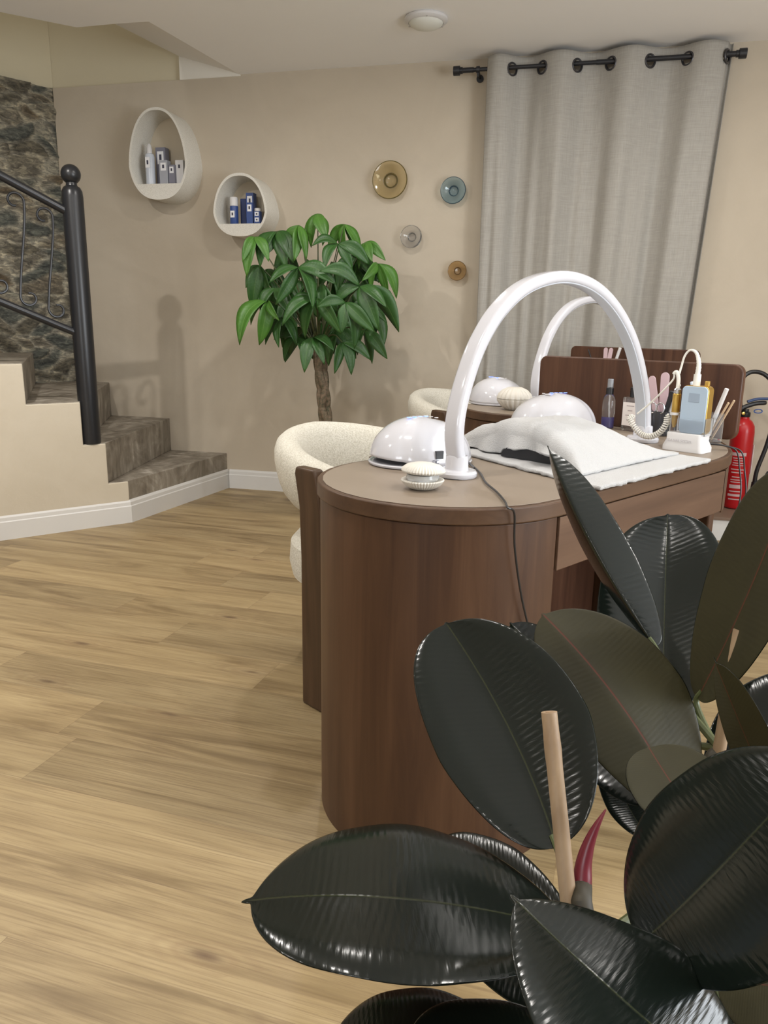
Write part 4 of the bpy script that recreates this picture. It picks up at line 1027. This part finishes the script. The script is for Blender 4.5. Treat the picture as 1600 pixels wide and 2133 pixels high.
# printed panel on the curved front
def wrap(name, t0, t1, z0, z1, r, m_, parent):
    n = 8; v = [(r * math.cos(t0 + (t1 - t0) * i / n), r * math.sin(t0 + (t1 - t0) * i / n), z) for z in (z0, z1) for i in range(n + 1)]
    return mesh(name, v, [(i, i + 1, n + 2 + i, n + 1 + i) for i in range(n)], m_, parent)
M_lp = mat('white_print', (.50, .36, .36), .5)
T0 = math.radians(-118)
lines = [(.30, .318, .62), (.284, .290, .5), (.272, .277, .42), (.258, .263, .48), (.246, .250, .5), (.222, .228, .56), (.205, .211, .5), (.18, .186, .4), (.165, .17, .5), (.152, .157, .46), (.12, .14, .55), (.10, .106, .5), (.075, .088, .6), (.055, .062, .5)]
for z0, z1, w in lines: wrap('printed_line', T0 - w, T0 + w, z0, z1, R + .0006, M_lp, o)
m = MB(); m.box(.052, .054, -.040, .002, .20, .36); m.build('service_tag', M_labelw, o, False)

# ------------------------------------------------------------------ rubber plant
def leaf_mesh(name, B, Mi, T, L, R, top, parent, tpw=2.35, cup=.06, wexp=.52, nu=30, nv=8, mt=None, mbk=None, thick=.0011, roll=0.0, edgew=0.0, tip=.035, wav=0.0):
    B, Mi, T, L, R = map(Vector, (B, Mi, T, L, R)); K = 2 * Mi - (B + T) * .5
    ll, rr = L - Mi, R - Mi; nrm = (T - B).cross(rr - ll).normalized()
    if nrm.dot(CP - Mi) < 0: nrm = -nrm
    v = []; uv = []; W_ = (ll.length + rr.length) / 2
    us = [.5 - .5 * math.cos(PI * i / nu) for i in range(nu + 1)]; us = [q * (1 - tip) for q in us] + [1 - tip * .6, 1 - tip * .25, 1.0]; nb_ = nu; nu = len(us) - 1
    for i in range(nu + 1):
        u = us[i]; p = B * (1 - u) ** 2 + K * 2 * u * (1 - u) + T * u * u
        q = min(1, u / (1 - tip)); w = max(0, 1 - abs(2 * q - 1) ** (tpw if q > .5 else 2.1)) ** wexp
        w = max(w, .055 * max(0, 1 - (q - .9) * 4) if u > .9 else 0); w = w if i <= nb_ else (.032, .018, .003)[i - nb_ - 1]; w *= .80 + .20 * min(1, q / .45) if True else 1
        if i == 0: w = .02
        for j in range(-nv, nv + 1):
            s = abs(j) / nv; sd_ = ll if j < 0 else rr
            ofs = cup * W_ * (s ** 1.6) * w - (roll * W_ * max(0, s - .8) * 5 * .2) * w
            ofs += wav * W_ * math.sin(u * 21 + (3 if j < 0 else 0)) * s * s * w
            v.append(p + sd_ * (s * w) + nrm * ofs); uv.append((u, .5 + .5 * j / nv * max(w, .15)))
    f = []; m = 2 * nv + 1
    for i in range(nu):
        for j in range(m - 1): f.append((i * m + j, i * m + j + 1, (i + 1) * m + j + 1, (i + 1) * m + j))
    n0 = (v[m] - v[0]).cross(v[1] - v[0])
    a, b, c = v[(nu // 2) * m + nv], v[(nu // 2) * m + nv + 1], v[(nu // 2 + 1) * m + nv]
    fn = (b - a).cross(c - a)
    faces_cam = fn.dot(nrm) > 0
    if faces_cam != top: f = [q[::-1] for q in f]
    # faces point to the upper side of the leaf
    o = mesh(name, [q - B for q in v], f, None, parent, mats=[mt or M_lt, mbk or M_lb], midx=[0] * len(f), uv=uv)
    if parent is None or True: o.location = B - (parent.location if parent else Vector())
    sd = o.modifiers.new('s', 'SOLIDIFY'); sd.thickness = thick; sd.offset = -1; sd.material_offset = 1; sd.material_offset_rim = 0
    ss = o.modifiers.new('u', 'SUBSURF'); ss.levels = 1; ss.render_levels = 1
    return o
PC = Vector((.30, .52, 0))
rp = thing('rubber_plant', 'dark glossy rubber plant in the foreground, big leaves cut by the photo edge', 'plant', PC)
def rpt(pts, r, name, m_, parent=rp, n=12):
    P = cr(pts, 6); k = len(P)
    if isinstance(r, tuple): r = [r[0] + (r[1] - r[0]) * i / (k - 1) for i in range(k)]
    o = MB().tube([p - P[0] for p in P], r, n).build(name, m_, parent)
    o.location = P[0] - parent.location if parent is rp else P[0] - (parent.location + rp.location); return o
S1 = px(1222, 1935, .66); S1t = px(1212, 1835, .665); S1b = Vector((S1.x - .0, S1.y + .0, .32))
S2t = px(1500, 1560, .86); S2m = px(1480, 1640, .86); S2b = Vector((.36, .58, .32))
S1b = Vector((.24, .50, .32))
rpt([S1b, (S1b + S1) / 2 + Vector((.01, 0, 0)), S1, S1t], (.0095, .0075), 'stem', M_stem)
rpt([S2b, (S2b * 2 + S2m) / 3, S2m, S2t], (.009, .0065), 'stem', M_stem)
# pointed red sheath
P = [px(1213, 1838, .663), px(1216, 1800, .66), px(1226, 1760, .655), px(1242, 1722, .65), px(1262, 1686, .648)]
PP = cr(P, 6); o = MB().tube([p - PP[0] for p in PP], [.0068 * (1 - (i / (len(PP) - 1)) ** 1.3) + .0006 for i in range(len(PP))], 14).build('bud_sheath', M_bud, rp); o.location = PP[0] - PC
def cane(p0, p1, r, label=None):
    A, B = p0, p1; d = (B - A); k = 40; pts = [A + d * i / k for i in range(k + 1)]
    rr = []
    for i in range(k + 1):
        q = (i / k * d.length) % .115; rr.append(r * (1 + .10 * math.exp(-((q - .06) / .003) ** 2)) * (1.06 - .1 * i / k))
    o = thing('bamboo_stake', label, 'plant stake', A); m = MB().tube([p - A for p in pts], rr, 16); m.build('cane', M_bamboo, o)
    m = MB().tube([d * 1.0 - d.normalized() * .0006, d + d.normalized() * .0004], r * .45, 10); m.build('hollow_end', mat('cane_pith', (.30, .2, .12), .9) if 'cane_pith' not in bpy.data.materials else bpy.data.materials['cane_pith'], o); return o
ca, cb = px(1187, 1905, .66), px(1144, 1483, .62); dd = (ca - cb).normalized()
cane(ca + dd * ((ca.z - .30) / -dd.z), cb, .0064, 'pale bamboo stake tied by the nearer stem, in front of the big upright leaf')
ca, cb = px(1492, 1600, .86), px(1541, 1312, .83); dd = (ca - cb).normalized()
cane(ca + dd * ((ca.z - .30) / -dd.z), cb, .0062, 'brown bamboo stake behind the olive leaf at right')
# leaves: base, midrib middle, tip, the two edges; every point with its own distance from the lens
LV = [
 # name,  base(px,py,d)      mid              tip             L               R               top  stem cup roll
 ((1185, 1935, .655), (830, 1872, .61), (502, 1878, .63), (850, 1716, .72), (855, 2052, .54), True, S1 - up * .03, .05, .25, .50),
 ((1160, 1765, .69), (1058, 1512, .74), (928, 1296, .80), (903, 1560, .72), (1212, 1448, .72), True, S1t, .06, .3, .46),
 ((1425, 1690, .83), (1292, 1468, .81), (1128, 1278, .80), (1208, 1545, .80), (1405, 1395, .86), False, S2m, .05, 0, .50),
 ((1480, 1745, .74), (1410, 1650, .74), (1350, 1556, .75), (1322, 1672, .73), (1508, 1618, .76), False, S1 - up * .02, .08, 0, .46),
 ((1362, 1345, .90), (1226, 1125, .920), (1140, 928, .98), (1200, 1150, .985), (1300, 1140, .93), True, S2t, -.22, .0, .52),
 ((1380, 1500, .92), (1385, 1260, 1.0), (1391, 1070, 1.04), (1243, 1265, .97), (1518, 1245, 1.0), True, S2t, .06, .25, .45),
 ((1455, 1455, .88), (1570, 1215, .82), (1660, 970, .80), (1492, 1170, .86), (1640, 1290, .76), False, S2t, .08, 0, .50),
 ((1335, 1965, .60), (1500, 1810, .555), (1710, 1585, .54), (1332, 1650, .62), (1610, 2000, .50), True, S1 - up * .05, -.10, .2, .46),
 ((1560, 2300, .56), (1300, 2085, .50), (1062, 1862, .50), (1425, 1955, .55), (1185, 2235, .44), True, Vector((.27, .47, .45)), -.05, .2, .66),
 ((1120, 2230, .60), (900, 2165, .585), (690, 2165, .60), (905, 2060, .64), (890, 2270, .52), True, Vector((.25, .47, .45)), .05, .2, .50),
 ((1290, 2240, .62), (1080, 2190, .58), (850, 2160, .57), (1060, 2086, .62), (1090, 2290, .52), True, Vector((.25, .47, .42)), .05, .2, .50),
 ((1225, 2010, .72), (1060, 1915, .77), (880, 1800, .83), (1065, 1762, .83), (1045, 2078, .72), True, S1 - up * .08, .05, .2, .50),
 ((1352, 1665, .86), (1212, 1480, .92), (1062, 1296, .96), (1160, 1550, .88), (1290, 1440, .92), True, S2m, .08, .2, .48),
 ((1352, 1745, .92), (1298, 1660, .94), (1258, 1560, .96), (1262, 1680, .93), (1360, 1640, .95), True, S2b + up * .25, .05, .2, .50),
 ((1640, 1730, .80), (1565, 1560, .78), (1487, 1368, .78), (1532, 1580, .79), (1615, 1535, .755), False, S2m, .08, 0, .66),
 ((1470, 1640, .95), (1570, 1540, .97), (1720, 1440, .98), (1530, 1440, 1.0), (1640, 1610, .92), True, S2m - up * .02, .05, .2, .50),
 ((1500, 2040, .66), (1620, 2060, .64), (1760, 2090, .62), (1610, 1935, .68), (1600, 2190, .58), False, S2b + up * .1, .05, 0, .50),
 ((1430, 1990, .74), (1500, 2110, .70), (1560, 2260, .66), (1450, 2140, .70), (1580, 2080, .73), True, S2b + up * .15, .05, .1, .50),
 ((1590, 1990, .78), (1680, 1880, .78), (1780, 1780, .78), (1620, 1810, .80), (1760, 1960, .74), True, S2b + up * .2, .05, .1, .50),
]
for i, (b, mdl, t, l, r, top, node, cp_, rol, we) in enumerate(LV):
    B = px(*b); o = leaf_mesh('leaf', B, px(*mdl), px(*t), px(*l), px(*r), top, rp, 1.25 if i == 8 else 2.35, cup=cp_, roll=rol, wexp=we, wav=.006, tip=.035 if i in (0, 4, 8, 14) else .010, mbk=M_lt if i == 4 else None)
    node = Vector(node); mid = (B + node) / 2 + Vector((0, 0, -.01))
    d = (px(*mdl) - B).normalized()
    rpt([node, mid, B - d * .006, B + d * .01], (.0042, .0026), 'petiole', M_petiole, o, 8)
m = MB(); m.lathe([(.10, 0), (.115, .004), (.145, .27), (.152, .275), (.152, .295), (.142, .295), (.135, .27)], 40); m.build('planter', M_potw, rp)
m = MB(); m.lathe([(.139, .268), (.12, .275), (.001, .278)], 40); m.build('soil', M_soil, rp)

# ------------------------------------------------------------------ money tree by the back wall
TB = Vector((-.335, 4.42, 0))
mt = thing('money_tree', 'braided-trunk money tree with drooping green leaves standing behind the cream chair', 'plant', TB)
YT = 4.42
def tp(x, y, dy=0): return atp(x, y, (0, YT + dy, 0), (0, 1, 0))
base = tp(681, 905); top_ = tp(664, 715)
for k in range(4):
    pts = []
    for i in range(41):
        w = i / 40; z = .28 + (top_.z - .0 - .28) * w
        cx = base.x + (top_.x - base.x) * max(0, (z - base.z) / (top_.z - base.z)) if z > base.z else base.x
        a = k * PI / 2 + w * 11 * (1 if k % 2 else -1); rr = .020
        pts.append(Vector((cx + rr * math.cos(a), YT + rr * math.sin(a) * .8, z)) - TB)
    MB().tube(pts, .0205, 12).build('trunk_strand', M_bark, mt)
HUBS = [
 (530, 493, -.05, [(514, 576), (560, 545), (505, 545)], 1), (576, 482, .0, [(542, 557), (597, 560), (612, 548), (556, 530)], 0), (623, 469, -.05, [(613, 544), (638, 542), (600, 530)], 1),
 (662, 445, .0, [(638, 488), (681, 501), (672, 512), (650, 500)], 1), (717, 467, -.02, [(688, 508), (740, 514), (752, 530), (720, 520)], 1), (621, 557, -.22, [(574, 635), (652, 644), (700, 592), (560, 590)], 0),
 (704, 508, -.1, [(676, 560), (735, 562), (770, 552), (650, 512)], 0), (787, 549, -.05, [(774, 605), (826, 622), (800, 582), (762, 570)], 1), (750, 596, -.25, [(698, 636), (805, 640), (831, 692), (790, 690), (665, 565)], 0),
 (720, 630, -.28, [(660, 640), (709, 697), (738, 728), (781, 692)], 0), (659, 622, -.25, [(636, 705), (711, 695), (587, 679), (600, 640)], 0), (558, 625, -.12, [(540, 719), (499, 719), (582, 668), (530, 660)], 1),
 (587, 661, -.05, [(581, 724), (560, 700), (610, 700)], 0), (620, 700, .0, [(592, 752), (636, 740), (605, 700)], 0), (652, 703, -.15, [(634, 776), (676, 760), (690, 720)], 0),
 (714, 713, -.15, [(732, 781), (772, 750), (700, 760)], 0), (760, 687, -.1, [(807, 748), (775, 758), (745, 740)], 0), (542, 553, .02, [(526, 650), (566, 617), (532, 615), (512, 600)], 0),
 (640, 590, .05, [(610, 660), (670, 670), (690, 640)], 0), (690, 570, .1, [(650, 640), (730, 640), (700, 660)], 0), (740, 560, .08, [(720, 620), (780, 620), (800, 590)], 0), (690, 660, .05, [(670, 740), (720, 740), (740, 700)], 0),
 (760, 505, .0, [(748, 560), (775, 545), (782, 520)], 1), (610, 620, .1, [(580, 690), (640, 690), (600, 700)], 0), (600, 510, .12, [(570, 580), (630, 580)], 0), (780, 650, .05, [(800, 720), (760, 720)], 0)]
random.seed(3)
extra = [(548, 600, .08), (600, 585, .10), (680, 610, .12), (730, 590, .10), (770, 620, .06), (640, 540, .10), (690, 545, .12), (560, 560, .10), (735, 655, .10), (600, 650, .10), (800, 600, .08), (575, 600, -.1), (670, 590, -.2), (700, 680, -.05), (640, 680, .1), (745, 530, .05)]
for ex, ey, dy in extra:
    k = random.randint(3, 4); HUBS.append((ex, ey, dy, [(ex + random.uniform(-48, 48), ey + random.uniform(48, 92)) for _ in range(k)], 0))
for hx_, hy_, dy, tips, young in HUBS:
    H = tp(hx_, hy_, dy); v = []; f = []; uv = []
    T0_ = tp(664 + (hx_ - 664) * .12, 712, dy * .2)
    for (tx, ty) in tips:
        T = tp(tx, ty, dy + random.uniform(-.10, .05)); d = T - H; L_ = d.length
        if L_ < .14: T = H + d * (.16 / L_) - up * .02; d = T - H; L_ = d.length
        side = d.cross(Vector((random.uniform(-1.0, 1.0), -1, random.uniform(-.1, .7)))).normalized(); nr = side.cross(d).normalized()
        if nr.z < 0 and abs(nr.z) > .2: nr = -nr
        wv = L_ * random.uniform(.155, .195); n0 = len(v); arch = random.uniform(.10, .20); curl = random.uniform(-.06, .10)
        for i in range(13):
            u = i / 12; c = H + d * u + nr * (arch * L_ * 4 * u * (1 - u) * .6) + up * (.10 * L_ * math.sin(PI * u)) + side * (curl * L_ * math.sin(PI * u))
            w = wv * (math.sin(PI * u ** .95) ** .85 if 0 < u < 1 else .02) + .0006
            for j in (-2, -1, 0, 1, 2):
                v.append(c + side * (w * j / 2) + nr * (.30 * w * abs(j) / 2)); uv.append((u, .5 + j * .25 * min(1, w / wv + .1)))
        for i in range(12):
            for j in range(4): a = n0 + i * 5 + j; f.append((a, a + 1, a + 6, a + 5))
    o = mesh('palmate_leaf', [q - H for q in v], f, M_pl2 if young else M_pl, mt, uv=uv); o.location = H - TB
    sd = o.modifiers.new('s', 'SOLIDIFY'); sd.thickness = .0008
    P = cr([T0_, (T0_ * .45 + H * .55) + Vector((0, 0, .04)), H], 7); st_ = MB().tube([p - H for p in P], [.006 - .0042 * i / (len(P) - 1) for i in range(len(P))], 8).build('leaf_stalk', M_petiole, o)
m = MB(); m.lathe([(.11, 0), (.125, .005), (.15, .26), (.155, .28), (.145, .28), (.14, .26)], 40); m.build('planter', M_potw, mt)
m = MB(); m.lathe([(.142, .255), (.12, .262), (.001, .264)], 40); m.build('soil', M_soil, mt)
for k in range(4):
    a = k * PI / 2; MB().tube([(.024 * math.cos(a) + base.x - TB.x, .02 * math.sin(a), .255), (.024 * math.cos(a) + base.x - TB.x, .02 * math.sin(a), .29)], .0235, 10).build('trunk_foot', M_bark, mt)

# ------------------------------------------------------------------ shared group names of the repeats
GR = {'manicure_desk': 'walnut manicure desks', 'arch_lamp': 'white arched desk lamps', 'nail_curing_lamp': 'white dome nail lamps on the desks',
      'tub_chair': 'cream tub chairs at the desks', 'glass_wall_dish': 'round glass plates on the back wall', 'wall_shelf': 'white rounded wall shelves',
      'nail_file': 'pink nail files in cups', 'nail_brush': 'brushes in cups', 'wooden_stick': 'wooden sticks in the acrylic cup', 'acrylic_cup': 'clear cups on the desks',
      'towel': 'white towels on the front desk', 'power_cord': 'black cords of the front desk', 'bamboo_stake': 'bamboo stakes of the rubber plant', 'product_box': 'product cartons in the wall shelves'}
for o in bpy.data.objects:
    if o.parent is None and o.get('label'):
        b = o.name.split('.')[0]
        if b in GR: o['group'] = GR[b]
